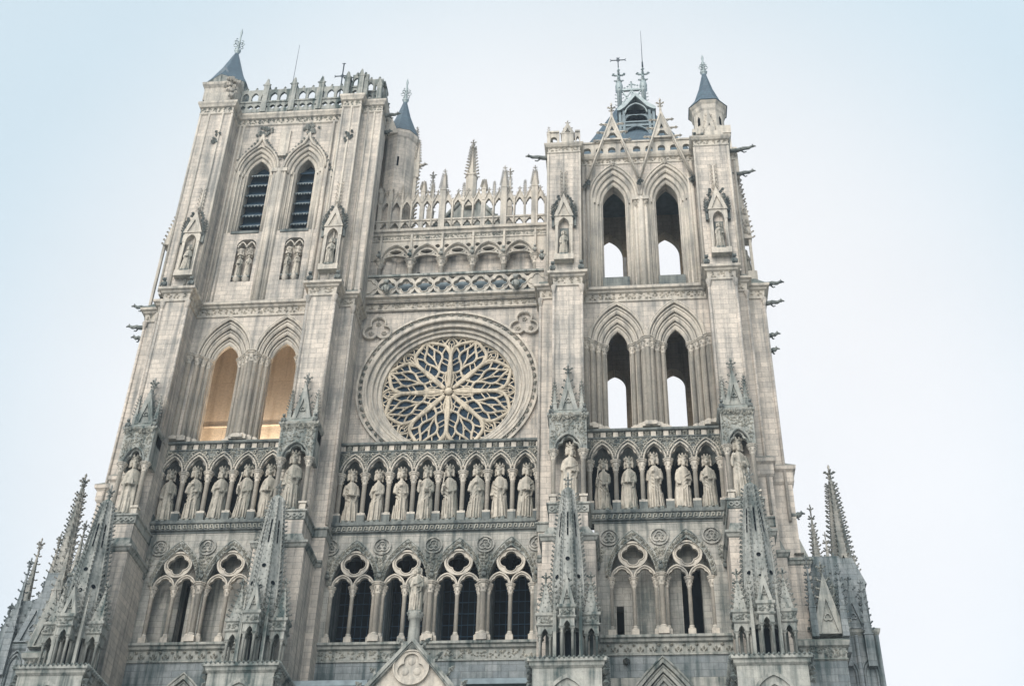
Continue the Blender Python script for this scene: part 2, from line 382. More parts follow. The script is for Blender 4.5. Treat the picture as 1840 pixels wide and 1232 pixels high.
# ---- buttresses: right-hand coordinates, mirrored for the left pair
def buttress(s, cx, inner):
    root = MB()
    if inner:
        sh = [(5.2, -.5), (5.57, -.5)]
        prism(root, [(5.2, -.5), (5.57, -.5), (5.57, -2.6), (8.02, -2.6), (8.02, 1.2), (5.2, 1.2)], 0, 29.35)
        prism(root, [(5.2, -.5), (5.86, -.5), (5.86, -2.35), (7.68, -2.35), (7.68, 1.2), (5.2, 1.2)], 29.35, 31.3)
        prism(root, [(5.2, -.5), (6.0, -.5), (6.0, -1.2), (7.5, -1.2), (7.5, 1.2), (5.2, 1.2)], 31.3, 36.4)
        prism(root, [(5.2, -.5), (6.0, -.5), (6.0, -1.58), (7.5, -1.58), (7.5, 3), (5.2, 3)], 36.4, 45.2)
        L, R, nl, nr = 5.57, 8.02, 5.85, 7.68
        capplan = [(5.2, -.5), (5.57, -.5), (5.57, -2.6), (8.02, -2.6), (8.02, 0)]
        nplan = [(5.2, 1), (5.2, -.5), (5.86, -.5), (5.86, -2.35), (7.68, -2.35), (7.68, -.1)]
        edges = [(6.0, -1.58), (7.5, -1.58), (5.2, -.5)]
    else:
        prism(root, [(14.07, 1.2), (14.07, -2.6), (16.11, -2.6), (16.11, -.5), (16.85, -.5), (16.85, .3), (17.98, .3), (17.98, 5), (14.07, 5)], 0, 29.5)
        prism(root, [(14.2, 1.2), (14.2, -2.35), (15.78, -2.35), (15.78, -.5), (16.6, -.5), (16.6, .3), (17.62, .3), (17.62, 5), (14.2, 5)], 29.5, 31.3)
        prism(root, [(14.3, 1.2), (14.3, -1.2), (15.7, -1.2), (15.7, -.5), (16.6, -.5), (16.6, .3), (17.62, .3), (17.62, 5), (14.3, 5)], 31.3, 33.9)
        prism(root, [(14.3, 1.2), (14.3, -1.2), (15.7, -1.2), (15.7, -.5), (16.35, -.5), (16.35, .2), (17.33, .2), (17.33, 5), (14.3, 5)], 33.9, 36.4)
        prism(root, [(14.28, 3), (14.28, -1.58), (15.7, -1.58), (15.7, -.5), (16.35, -.5), (16.35, .2), (17.33, .2), (17.33, 5), (14.28, 5)], 36.4, 45.2)
        L, R, nl, nr = 14.07, 16.11, 14.2, 15.78
        capplan = [(14.07, 0), (14.07, -2.6), (16.11, -2.6), (16.11, -.5), (16.85, -.5), (16.85, .3), (17.98, .3), (17.98, 5)]
        nplan = [(14.2, -.1), (14.2, -2.35), (15.78, -2.35), (15.78, -.5), (16.5, -.5)]
        edges = [(14.28, -1.58), (15.7, -1.58), (16.35, -.5), (17.3, .2)]
        # stepped offset below the kings' heads on the outer flank
        cornice(root, [(15.7, -.5), (16.6, -.5), (16.6, .3), (17.62, .3), (17.62, 5)], [(0, 33.55), (.1, 33.7), (.1, 34.25), (.22, 34.35), (.24, 34.55), (-.3, 35.0)])
        wedge(root, 17.3, 17.75, .1, 5, 29.75, 31, .0)
    for x, y in edges:
        shaft(root, x, y, 36.4 if y < -1 else 31.5, 45.0, .085)
        lathe(root, x, y, [(.08, 44.6), (.1, 44.75), (.17, 45.05), (.17, 45.15)], 6)
    body = tag(part('buttress', mir(root, s), M['wall'], CA), None)
    # lower cap moulding
    mb = MB(); z = 29.2
    cornice(mb, capplan, [(0, z), (.06, z + .05), (.1, z + .18), (.16, z + .22), (.16, z + .34), (0, z + .4)])
    zt = z + .38
    hexa(mb, [(L, -2.6, zt - .04), (R, -2.6, zt - .04), (R, -1.4, zt - .04), (L, -1.4, zt - .04), (nl, -2.37, zt + .5), (nr, -2.37, zt + .5), (nr, -1.4, zt + .5), (nl, -1.4, zt + .5)])
    if not inner:
        hexa(mb, [(16.1, -.5, zt - .04), (16.85, -.5, zt - .04), (16.85, .3, zt - .04), (16.1, .3, zt - .04), (16.1, -.45, zt + .75), (16.55, -.45, zt + .75), (16.55, .3, zt + .75), (16.1, .3, zt + .75)])
        hexa(mb, [(16.84, .32, zt - .04), (18.0, .32, zt - .04), (18.0, 5, zt - .04), (16.84, 5, zt - .04), (16.84, .34, zt + 1.15), (17.6, .34, zt + 1.15), (17.6, 5, zt + 1.15), (16.84, 5, zt + 1.15)])
    part('cap_moulding', mir(mb, s), M['trimlow'], body)
    # carved band under the niche
    mb = MB()
    cornice(mb, nplan, [(0, 30.82), (.05, 30.86), (.05, 31.22), (.12, 31.26), (.12, 31.34), (0, 31.4)])
    for k in range(6):
        x = nl + (k + .5) * (nr - nl) / 6; plate(mb, [foil(x, 31.04, .13, 4), foil(x, 31.04, .07, 4)], -2.46, -2.38)
    part('carved_band', mir(mb, s), M['trimlow'], body)
    # niche for a standing king
    for x in (nl + .19, nr - .19):
        mb = MB(); box(mb, x - .15, x + .15, -2.28, -1.95, 31.38, 31.75); column(mb, x, -2.13, 31.75, 34.36, .115, .5, .18); part('column', mir(mb, s), M['trim'], body)
    c = (nl + nr) / 2; w = (nr - nl) / 2; mb = MB()
    cutwall(mb, nl, nr, 34.36, 36.35, [opening(c, 34.36, 34.4, w - .3, .82)], -2.3, -1.9)
    band(mb, cusped(c, 34.4, w - .3, .82, .22), cusped(c, 34.4, w - .38, .7, .3), -2.2, -2.0)
    tube(mb, lift(parc(c, 34.4, w - .26, .86), -2.31), .06, 6)
    for x in (nl, nr - .2): box(mb, x, x + .2, -1.9, -1.2, 34.36, 36.35)
    box(mb, nl, nr, -1.9, -1.2, 35.6, 36.35)
    cornice(mb, [(nl, -1.2), (nl, -2.3), (nr, -2.3), (nr, -1.2)], [(0, 36.2), (.1, 36.3), (.12, 36.42), (0, 36.46)])
    part('niche_canopy', mir(mb, s), M['trimlow'], body)
    mb = MB()
    foliage(mb, nl + .05, nr - .05, 34.6, 36.2, -2.31, 260, .062, lambda x, z: z > 34.5 + 1.0 * max(0, 1 - abs(x - c) / (w - .2)) ** .7)
    foliage(mb, nl, nr, 36.05, 36.4, -2.38, 60, .085)
    part('leafwork', mir(mb, s), M['leaf'], body)
    for sx in (-1, 1): mb = MB(); perch(mb, c + sx * (w - .1), -2.3, 36.4, .2); part('grotesque', mir(mb, s), M['dark'], body)
    mb = MB(); hexa(mb, [(nl + .1, -2.3, 36.46), (nr - .1, -2.3, 36.46), (nr - .1, -1.58, 36.46), (nl + .1, -1.58, 36.46), (nl + .35, -2.0, 36.95), (nr - .35, -2.0, 36.95), (nr - .35, -1.58, 36.95), (nl + .35, -1.58, 36.95)])
    gable(mb, c, -2.15, -1.6, 36.75, .5, 2.2, .1, 5, .15, .9)
    part('niche_gable', mir(mb, s), M['trimlow'], body)
    for sx in (-1, 1):
        mb = MB(); pinnacle(mb, c + sx * (w - .24), -1.95, 36.5, .11, .75, 1.15, 6, .1, .35); part('pinnacle', mir(mb, s), M['trimlow'], body)
    return body
for s in (-1, 1):
    buttress(s, 6.75, True); buttress(s, 15.0, False)

# ---- tabernacle spires on the porch piers in front of the buttresses
def tabernacle(cx):
    cy = -4.0; root = MB(); zc = 22.4
    prism(root, [(cx - 1.42, -5.5), (cx + 1.42, -5.5), (cx + 1.42, -2.6), (cx - 1.42, -2.6)], 0, 22.0)
    cornice(root, [(cx - 1.42, -2.5), (cx - 1.42, -5.5), (cx + 1.42, -5.5), (cx + 1.42, -2.5)], [(0, 21.9), (.1, 22.0), (.12, 22.12), (.2, 22.16), (.2, 22.3), (0, 22.4)])
    band(root, parc(cx, 20.3, .95, 1.35), parc(cx, 20.3, .83, 1.18), -5.58, -5.45)
    band(root, parc(cx, 20.3, .62, .95), parc(cx, 20.3, .5, .8), -5.58, -5.45)
    prism(root, ngon(cx, cy, .62, 8), 22.3, 24.9)
    for k in range(8):
        a = pi / 8 + k * pi / 4; shaft(root, cx + .68 * cos(a), cy + .68 * sin(a), 22.35, 24.1, .085)
    # octagon drum with blind lancets
    prism(root, ngon(cx, cy, .86, 8), 24.0, 24.55); cornice(root, ngon(cx, cy, .86, 8)[::1] + [ngon(cx, cy, .86, 8)[0]], [(0, 24.35), (.08, 24.45), (.08, 24.55), (0, 24.6)])
    body = part('tabernacle_spire', root, M['trimlow'], CA)
    # leaf cresting of the pedestal
    mb = MB()
    for x in [cx - 1.5 + i * .2 for i in range(16)]: lump(mb, (x, -5.66, 22.3), .1, .12, .12)
    for sx in (-1, 1):
        for y in [-5.6 + i * .22 for i in range(14)]: lump(mb, (cx + sx * 1.6, y, 22.25), .14, .1, .16)
        for q in range(5): lump(mb, (cx + sx * 1.55, -5.5 + U(0, .5), 21.3 + q * .18), .2, .2, .16, U(-1, 1))
    part('leaf_cresting', mb, M['dark'], body)
    # openings between the shafts, seen as dark slots
    mb = MB()
    for k in range(8):
        a = k * pi / 4; hexa(mb, [(cx + .54 * cos(a) + (-sin(a)) * u + v * cos(a), cy + .54 * sin(a) + cos(a) * u + v * sin(a), z) for z in (22.5, 23.95) for u, v in ((-.13, 0), (.13, 0), (.13, .05), (-.13, .05))])
    part('dark_slot', mb, M['black'], body)
    # four small turrets round the foot
    for dx, dy in ((-.98, -.15), (0, -.98), (.98, -.15), (0, .85)):
        x, y = cx + dx, cy + dy; mb = MB()
        for ux in (-1, 1):
            for uy in (-1, 1): column(mb, x + ux * .22, y + uy * .22, 22.35, 23.85, .06, .22, .14, False, 6)
        cutwall(mb, x - .31, x + .31, 23.75, 24.25, [opening(x, 23.75, 23.78, .15, .33)], y - .31, y + .31)
        box(mb, x - .33, x + .33, y - .33, y + .33, 24.25, 24.62)
        cornice(mb, [(x - .33, y + .33), (x - .33, y - .33), (x + .33, y - .33), (x + .33, y + .33), (x - .33, y + .33)], [(0, 24.2), (.05, 24.25), (.05, 24.3), (0, 24.32), (0, 24.62), (.07, 24.68), (.08, 24.8), (0, 24.84)])
        foliage(mb, x - .3, x + .3, 24.34, 24.6, y - .34, 22, .07)
        if dx == 0:
            gable(mb, x, y - .3, y + .2, 24.84, .33, 1.35, .07, 5, .12, .42)
        else:
            prism(mb, ngon(x, y, .42, 4), 24.82, 26.4, .1)
            for i in range(6):
                for k in range(4):
                    f = (i + .4) / 6; a = pi / 4 + k * pi / 2; r = .42 * (1 - .88 * f); crocket(mb, (x + r * cos(a), y + r * sin(a), 24.84 + 1.55 * f), (cos(a), sin(a), 0), .14)
            for i in range(7):
                for k in range(4):
                    f = (i + .3) / 7; a = k * pi / 2; r = .3 * (1 - .88 * f) + .01
                    for q in ((-.4, .4) if i < 4 and i % 2 == 0 else (0,)): lump(mb, (x + r * cos(a) - q * r * sin(a), y + r * sin(a) + q * r * cos(a), 24.84 + 1.55 * f), .035, .035, .045)
            finial(mb, x, y, 26.3, .6, .15)
        part('turret', mb, M['trimlow'], body)
    for dx, dy in ((-.55, -.8), (.55, -.8), (-.95, .5), (.95, .5)):
        mb = MB(); pinnacle(mb, cx + dx, cy + dy, 22.4, .07, 2.3, 1.3, 5, .1, .35); part('small_pinnacle', mb, M['trimlow'], body)
    # the big crocketed spire
    mb = MB(); prof = [(.80, 24.55), (.74, 25.6), (.67, 27.2), (.52, 28.9), (.37, 30.3), (.27, 31.05), (.1, 31.2)]
    vs = []
    for r, z in prof: vs += [(x, y, z) for x, y in ngon(cx, cy, r, 8)]
    fs = [(k * 8 + i, k * 8 + (i + 1) % 8, (k + 1) * 8 + (i + 1) % 8, (k + 1) * 8 + i) for k in range(len(prof) - 1) for i in range(8)] + [tuple(range(48, 56))]
    mb.add(vs, fs)
    def rad(z):
        for (a, za), (b, zb) in zip(prof, prof[1:]):
            if za <= z <= zb: return a + (b - a) * (z - za) / (zb - za)
        return .1
    for k in range(8):
        a = pi / 8 + k * pi / 4
        tube(mb, [(cx + rad(z) * cos(a), cy + rad(z) * sin(a), z) for z in (24.6, 25.6, 27.2, 28.9, 30.3, 31.0)], .055, 5, r2=.04)
        n = 27
        for i in range(n):
            z = 24.9 + 6.1 * i / n; crocket(mb, (cx + rad(z) * cos(a), cy + rad(z) * sin(a), z), (cos(a), sin(a), 0), .135)
        # scale pattern on the faces
        b = k * pi / 4
        for i in range(30):
            z = 24.8 + i * .205; r = rad(z) * cos(pi / 8) + .005
            for u in ((-.5, .5) if i % 2 else (0,)):
                q = u * rad(z) * .42; lump(mb, (cx + r * cos(b) - q * sin(b), cy + r * sin(b) + q * cos(b), z), .036, .036, .045)
    finial(mb, cx, cy, 31.1, .95, .17)
    sp = part('spire', mb, M['spire'], body)
    mb = MB()
    for k in range(8):
        b = k * pi / 4; d = Vector((cos(b), sin(b), 0)); t = Vector((-sin(b), cos(b), 0))
        def face(u, z, o=.02): return Vector((cx, cy, z)) + d * (rad(z) * cos(pi / 8) + o) + t * u
        for z, r in ((27.3, .1), (26.25, .1)) if k % 2 == 0 else ((26.5, .11),):
            mb = MB(); c = face(0, z); mb.add([c + t * (r * cos(i * pi / 4)) + Vector((0, 0, r * sin(i * pi / 4))) + d * (-(r * sin(i * pi / 4)) * .09 + .012) for i in range(8)], [tuple(range(8))]); part('pierced_hole', mb, M['black'], body)
        mb = MB(); mb.add([face(-.035, 28.5), face(.035, 28.5), face(.035, 29.75), face(-.035, 29.75)], [(0, 1, 2, 3)]); part('pierced_slit', mb, M['black'], body)
    return body
for x in (-14.95, -6.72, 6.85, 15.1): tabernacle(x)

# ---- lower stage: wall with the open arcade, three bays
def arcade(cxs, x0, x1, yf, zo, kind, s=1):
    """zo lifts the bay; yf is the wall face"""
    zb = 25.62 + zo; zs = 28.55 + zo; root = MB()
    ops = [opening(c, zb, zs + .05, 1.12, 2.05) for c in cxs]
    cutwall(root, x0, x1, zb, 31.5 + zo, ops, yf, yf + .55)
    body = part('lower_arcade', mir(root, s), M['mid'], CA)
    mb = MB()
    for c in cxs:
        o = parc(c, zs + .05, 1.26, 2.42); i = parc(c, zs + .05, 1.1, 2.02)
        band(mb, o, i, yf - .05, yf + .2); tube(mb, lift(parc(c, zs + .05, 1.27, 2.44), yf - .05), .04, 5); tube(mb, lift(i, yf - .03), .035, 6)
    part('archivolt', mir(mb, s), M['trimlow'], body)
    for c in cxs:
        mb = MB()
        for k in range(26):
            l = parc(c, zs + .05, 1.18, 2.22, 13); o = l[k]; p = l[min(k + 1, len(l) - 1)]
            for j in range(6): lump(mb, ((o[0] + p[0]) / 2 + U(-.08, .08), yf - .08, (o[1] + p[1]) / 2 + U(-.08, .08)), U(.035, .085), .07, U(.035, .085), U(-1, 1))
        for k in range(1, 26, 2):
            o = parc(c, zs + .05, 1.07, 1.96, 13)[k]; lump(mb, (o[0], yf + .0, o[1]), .05, .07, .05)
        part('archivolt_leaves', mir(mb, s), M['leaf'], body)
    mids = [(a + b) / 2 for a, b in zip(cxs, cxs[1:])]
    for m in mids + [x0 + .12, x1 - .12]:
        mb = MB(); foliage(mb, m - .32, m + .32, zs + .5, zs + 1.6, yf - .03, 80, .085, lambda x, z: x0 < x < x1 and abs(x - m) < .1 + .24 * (z - zs - .3) / 1.2)
        part('leafwork', mir(mb, s), M['leaf'], body)
    for m in mids + [x0 + .15, x1 - .15]: mb = MB(); perch(mb, m, yf - .1, zs + .35, .17); part('grotesque', mir(mb, s), M['dark'], body)
    for m in mids + ([x0 + .1, x1 - .15] if kind == 'centre' else [x0 + .62 if x0 > 8 else x0 + .7, x1 - .68]):
        mb = MB(); z = 30.66 + zo
        plate(mb, [circ(m, z, .46), circ(m, z, .38)], yf - .09, yf + .01); plate(mb, [foil(m, z, .34, 3, pi / 2), foil(m, z, .26, 3, pi / 2)], yf - .07, yf + .01)
        for a in (pi / 2, pi / 2 + 2.09, pi / 2 + 4.19): lump(mb, (m + .13 * cos(a), yf - .03, z + .13 * sin(a)), .08, .06, .08)
        part('rosette', mir(mb, s), M['mid'], body)
    yt = yf + .07
    for c in cxs:
        mb = MB(); zq = 29.76 + zo
        plate(mb, [circ(c, zq, .67, 36), foil(c, zq, .53, 4)], yt, yt + .2)
        plate(mb, [circ(c, zq, .7, 36), circ(c, zq, .61, 36)], yt - .07, yt + .1)
        tube(mb, lift(foil(c, zq, .55, 4), yt - .01), .035, 5, True)
        for sx in (-1, 1):
            q = c + sx * .535; o = parc(q, zs, .535, .66); i = cusped(q, zs, .43, .5, .2)
            band(mb, o, i, yt, yt + .2); tube(mb, lift(parc(q, zs, .5, .62), yt - .02), .05, 5)
        part('tracery', mir(mb, s), M['trim'], body)
        for x, r in ((c, .1), (c - 1.06, .1), (c + 1.06, .1)):
            mb = MB(); column(mb, x, yt + .08, zb, zs + .02, r, .52, .55); part('column', mir(mb, s), M['trim'], body)
    for m in mids:
        mb = MB(); column(mb, m, yf - .06, zb, zs + .1, .14, .55, .5)
        part('column', mir(mb, s), M['trim'], body)
    # wall and glazing behind the openings
    mb = MB(); yb = yf + 1.25
    box(mb, x0, x1, yf + .56, yb + .6, 31.0 + zo, 31.48 + zo)
    if kind == 'centre':
        for m in mids + [x0 + .05, x1 - .05]: box(mb, m - .3, m + .3, yf + .56, yb + .9, zb, 31.0 + zo)
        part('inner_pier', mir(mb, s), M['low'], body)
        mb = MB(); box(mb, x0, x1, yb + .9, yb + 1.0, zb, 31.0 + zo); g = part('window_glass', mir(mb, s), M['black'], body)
        mb = MB()
        for i in range(1, 34): box(mb, x0 + i * .31 - .012, x0 + i * .31 + .012, yb + .86, yb + .9, zb, 31 + zo)
        for i in range(1, 9): box(mb, x0, x1, yb + .855, yb + .895, zb + i * .6 - .02, zb + i * .6 + .02)
        part('window_bars', mir(mb, s), M['boardl'], body)
    else:
        hol = kind
        l = [rect(x0, x1, zb - .01, 31.2 + zo)] + [rect(a, b, zb + .02, t) for a, b, t in hol]
        plate(mb, l, yb - .4, yb + .3); part('blocking_wall', mir(mb, s), M['mid'], body)
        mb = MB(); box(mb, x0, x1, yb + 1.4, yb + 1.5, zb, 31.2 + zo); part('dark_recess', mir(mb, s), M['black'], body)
    # string course under the arcade
    mb = MB(); z = 24.66 + zo
    pl = [(x0, yf), (x1, yf)]
    cornice(mb, pl, [(0, z), (.06, z + .03), (.06, z + .1), (.0, z + .14), (.0, z + .6), (.12, z + .66), (.14, z + .78), (.24, z + .82), (.24, z + .94), (.0, z + 1.02)])
    hexa(mb, [(x0, yf - .2, z + .93), (x1, yf - .2, z + .93), (x1, yf + 1.0, z + .93), (x0, yf + 1.0, z + .93), (x0, yf - .02, z + 1.03), (x1, yf - .02, z + 1.03), (x1, yf + 1.0, z + 1.03), (x0, yf + 1.0, z + 1.03)])
    part('string_course', mir(mb, s), M['trimlow'], body)
    mb = MB(); n = int((x1 - x0) / .55)
    for i in range(n):
        x = x0 + (i + .5) * (x1 - x0) / n
        if kind != 'centre':
            for k in (-1, 0, 1):
                lump(mb, (x + k * .1, yf - .04, z + .28 + (.1 if k == 0 else 0)), .05, .07, .13, -k * .6); lump(mb, (x + k * .12, yf - .07, z + .38 - abs(k) * .1), .06, .06, .05)
            lump(mb, (x + .27, yf - .06, z + .52), .1, .09, .07)
        else:
            for k in range(9): lump(mb, (x + U(-.26, .26), yf - .02, z + U(.18, .58)), U(.05, .1), .06, U(.04, .09), U(-1, 1))
    part('frieze_leaves', mir(mb, s), M['leaf'], body)
    return body
arcade([-3.83, -1.275, 1.275, 3.83], -5.25, 5.25, .5, .12, 'centre')
arcade([9.7, 12.28], 7.9, 14.15, -.1, 0, [(8.85, 9.2, 27.5), (11.96, 12.9, 29.6)])
arcade([9.85, 12.5], 7.9, 14.25, -.1, 0, [(11.98, 12.42, 29.4)], -1)
# wall below, portals
mb = MB()
box(mb, -5.25, 5.25, .5, 1.2, 12, 24.8)
box(mb, 7.9, 14.15, -.1, 1.0, 12, 24.66); box(mb, -14.25, -7.9, -.1, 1.0, 12, 24.66)
box(mb, -5.6, 5.6, 1.6, 2.4, 0, 24.4)
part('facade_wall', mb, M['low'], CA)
for s in (-1, 1):
    c = 10.85 if s > 0 else 10.9; mb = MB(); y0 = -.9
    zz = 24.3 if s > 0 else 23.85
    cutwall(mb, 8.0, 14.1, 12, 23.5 if s > 0 else 23.1, [opening(c, 12, 17.2, 2.35, 5.75)], y0 + .45, y0 + .8)
    zsp = 17.2
    for k in range(4):
        o = parc(c, zsp, 3.15 - k * .28, zz - zsp - k * .36, 14); i = parc(c, zsp, 2.93 - k * .28, zz - zsp - k * .36 - .26, 14)
        band(mb, o, i, y0 + .02 + k * .16, y0 + .8); tube(mb, lift(o, y0 + .02 + k * .16), .06, 5)
    hd = part('portal_arch', mir(mb, s), M['trimlow'], CA)
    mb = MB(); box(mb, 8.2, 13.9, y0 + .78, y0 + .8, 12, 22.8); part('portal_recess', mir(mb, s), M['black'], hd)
# crocketed gable of the great portal
mb = MB(); gx, gt = .15, 24.0
a = [(gx - 5.3, gt - 6.1), (gx + 5.3, gt - 6.1), (gx, gt)]; b = [(gx - 4.7, gt - 5.95), (gx + 4.7, gt - 5.95), (gx, gt - .34)]
plate(mb, [a, b], -4.2, -3.3); plate(mb, [[(gx - 5.05, gt - 6.0), (gx + 5.05, gt - 6.0), (gx, gt - .16)], [(gx - 4.85, gt - 5.95), (gx + 4.85, gt - 5.95), (gx, gt - .26)]], -4.28, -4.1)
lathe(mb, gx, -3.9, [(.3, gt - .6), (.26, gt + .2), (.24, gt + .85), (.33, gt + .9), (.3, gt + 1.0), (.4, gt + 1.15)], 8)
gb = part('portal_gable', mb, M['trimlow'], CA)
mb = MB(); plate(mb, [b], -4.02, -3.4)
plate(mb, [circ(gx + .02, 22.62, .72, 40), foil(gx + .02, 22.62, .62, 3, pi / 2)], -4.12, -4.02)
plate(mb, [circ(gx + .02, 22.62, .78, 40), circ(gx + .02, 22.62, .72, 40)], -4.17, -4.02)
for k in range(3):
    a_ = pi / 2 + k * 2.094; ball(mb, (gx + .02 + .3 * cos(a_), -4.0, 22.62 + .3 * sin(a_)), .2, .07, .2)
part('tympanum', mb, M['trim'], gb)
mb = MB()
for k in range(9):
    for sx in (-1, 1):
        f = .06 + k * .105
        p = (gx + sx * 5.3 * f, -3.75, gt - 6.1 * f); crocket(mb, p, (sx * .75, 0, .66), .34)
        lump(mb, (p[0] + sx * .32, -3.75, p[2] + .38), .15, .12, .1, sx * .7)
part('crocket', mb, M['trimlow'], gb)
for p, q in (((-3.45, .35, 23.45), .24), ((2.95, .35, 23.5), .14), ((9.25, -.2, 24.4), .17)):
    mb = MB(); ball(mb, p, q, .25, q); lump(mb, (p[0], p[1] - .2, p[2]), q * .7, .2, q * .6); part('carved_boss', mb, M['dark'], CA)
mb = MB()
for x0, x1 in ((-5.4, -1.9), (2.2, 5.4)):
    mb = MB(); hexa(mb, [(x0, -3.0, 22.3), (x1, -3.0, 22.3), (x1, .4, 22.3), (x0, .4, 22.3), (x0, -3.0, 22.55), (x1, -3.0, 22.55), (x1, .4, 22.6), (x0, .4, 22.6)])
    part('porch_roof', mb, M['lead'], CA)

# ---- gallery of kings, three bays
def gallery(cols, x0, x1, yf, s=1):
    """cols: column positions; one niche between each pair"""
    ctr = [(a + b) / 2 for a, b in zip(cols, cols[1:])]; d = cols[1] - cols[0]
    root = MB(); hw = .5
    cutwall(root, x0, x1, 34.98, 36.3, [opening(c, 34.98, 35.0, hw, .9) for c in ctr], yf, yf + .3)
    for c in ctr:  # small vault over each head
        pr_ = parc(c, 35.0, hw + .02, .92, 7); q = parc(c, 35.05, hw * .55, .5, 7)
        b = len(root.v); n = len(pr_)
        root.add(lift(pr_, yf + .28) + lift(q, yf + .85), [(i, i + 1, n + i + 1, n + i) for i in range(n - 1)])
    box(root, x0, x1, yf + 1.4, yf + 1.5, 36.0, 37.0)
    box(root, x0, x1, yf + .3, yf + 1.4, 36.05, 36.3)
    box(root, x0, x1, yf - .22, yf + 1.45, 31.9, 32.1)
    body = part('king_gallery', mir(root, s), M['dark'], CA)  # ground darkened to paint crevice shade between the carved leaves
    mb = MB()
    for c in ctr:
        tube(mb, lift(parc(c, 35.0, hw + .05, .97), yf - .03), .05, 6)
        tube(mb, lift(parc(c, 35.0, hw + .19, 1.16)[1:-1], yf - .04), .04, 5)
        band(mb, parc(c, 35.0, hw + .02, .92, 12), cusped(c, 35.0, hw, .88, .2), yf + .04, yf + .18)
    part('arch_moulding', mir(mb, s), M['trim'], body)
    def tst(x, z):
        k = min(abs(x - c) for c in ctr); return z > 35.05 and z > 36.0 - (k / .55) ** 2 * 1.0
    for xm in [x0 + .03] + cols[1:-1] + [x1 - .03]:
        mb = MB(); foliage(mb, max(x0 + .02, xm - d * .5), min(x1 - .02, xm + d * .5), 35.05, 36.27, yf - .035, 150, .06, tst)
        for sx in (-1, 1):
            for q in range(3):   # paired scrolls climbing beside each arch
                x = xm + sx * (d * .5 - .3 - .13 * q); z = 36.1 - .27 * q
                if x0 < x < x1: tube(mb, [(x, yf - .06, z - .16), (x - sx * .1, yf - .09, z - .02), (x - sx * .05, yf - .09, z + .09), (x + sx * .03, yf - .08, z + .03)], .028, 4)
        part('spandrel_leafwork', mir(mb, s), M['leaf'], body)
    mb = MB(); box(mb, x0, x1, yf + 1.3, yf + 1.4, 31.95, 36.05); part('niche_shade_back', mir(mb, s), M['black'], body)  # recess shade painted as a near-black wall behind the kings
    # colonnettes on stained plinths
    for x in cols:
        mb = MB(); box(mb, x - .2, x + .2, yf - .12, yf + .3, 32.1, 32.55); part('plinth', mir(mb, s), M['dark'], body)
        mb = MB(); column(mb, x, yf + .09, 32.55, 35.0, .115, .62, .2); part('column', mir(mb, s), M['trim'], body)
    # floor frieze
    mb = MB(); pl = [(x0, yf), (x1, yf)]
    cornice(mb, pl, [(0, 31.42), (.05, 31.44), (.05, 31.52), (.16, 31.56), (.18, 31.86), (.26, 31.9), (.26, 32.0), (0, 32.1)])
    n = int((x1 - x0) / .27)
    for i in range(n):
        x = x0 + (i + .5) * (x1 - x0) / n; pass
    ff = part('floor_frieze', mir(mb, s), M['dark'], body); mb = MB()
    for i in range(n):
        x = x0 + (i + .5) * (x1 - x0) / n; tube(mb, [(x - .09, yf - .2, 31.6), (x - .02, yf - .23, 31.82), (x + .08, yf - .22, 31.8), (x + .08, yf - .2, 31.66), (x, yf - .22, 31.66)], .034, 4)
    part('scroll_frieze', mir(mb, s), M['leaf'], body)
    # pierced rail: square panels alternating with leaf rosettes
    mb = MB(); z0, z1 = 36.3, 36.68
    box(mb, x0, x1, yf - .05, yf + .3, z0, z0 + .06); box(mb, x0, x1, yf + .12, yf + .3, z0 + .06, z1)
    part('rail', mir(mb, s), M['dark'], body)
    n = int((x1 - x0) / .31)
    for i in range(n):
        a = x0 + i * (x1 - x0) / n; b = a + (x1 - x0) / n
        if i % 2 == 0: mb = MB(); box(mb, a + .03, b - .03, yf - .02, yf + .115, z0 + .08, z1 - .02); part('rail_panel', mir(mb, s), M['trim'], body)
    for i in range(n):
        a = x0 + (i + .5) * (x1 - x0) / n
        if i % 2:
            mb = MB()
            for k in range(10): lump(mb, (a + U(-.12, .12), yf + U(-.02, .06), z0 + U(.1, .36)), .07, .07, .06, U(-1, 1))
            for k in range(4): lump(mb, (a + .1 * cos(k * pi / 2 + .78), yf - .02, .22 + z0 + .1 * sin(k * pi / 2 + .78)), .07, .07, .07)
            part('rail_rosette', mir(mb, s), M['leaf'], body)
    mb = MB(); cornice(mb, pl, [(0, z1 - .02), (.12, z1 + .02), (.14, z1 + .12), (.1, z1 + .16), (-.6, z1 + .2)])
    tube(mb, [(x0, yf - .02, z1 + .15), (x1, yf - .02, z1 + .15)], .055, 6)
    part('coping', mir(mb, s), M['dark'], body)
    return ctr
KC = gallery([-5.06 + 1.265 * i for i in range(9)], -5.25, 5.25, .55)
KR = gallery([7.72 + 1.302 * i for i in range(6)], 7.64, 14.3, -.08)
KL = gallery([7.95 + 1.302 * i for i in range(6)], 7.64, 14.5, -.08, -1)

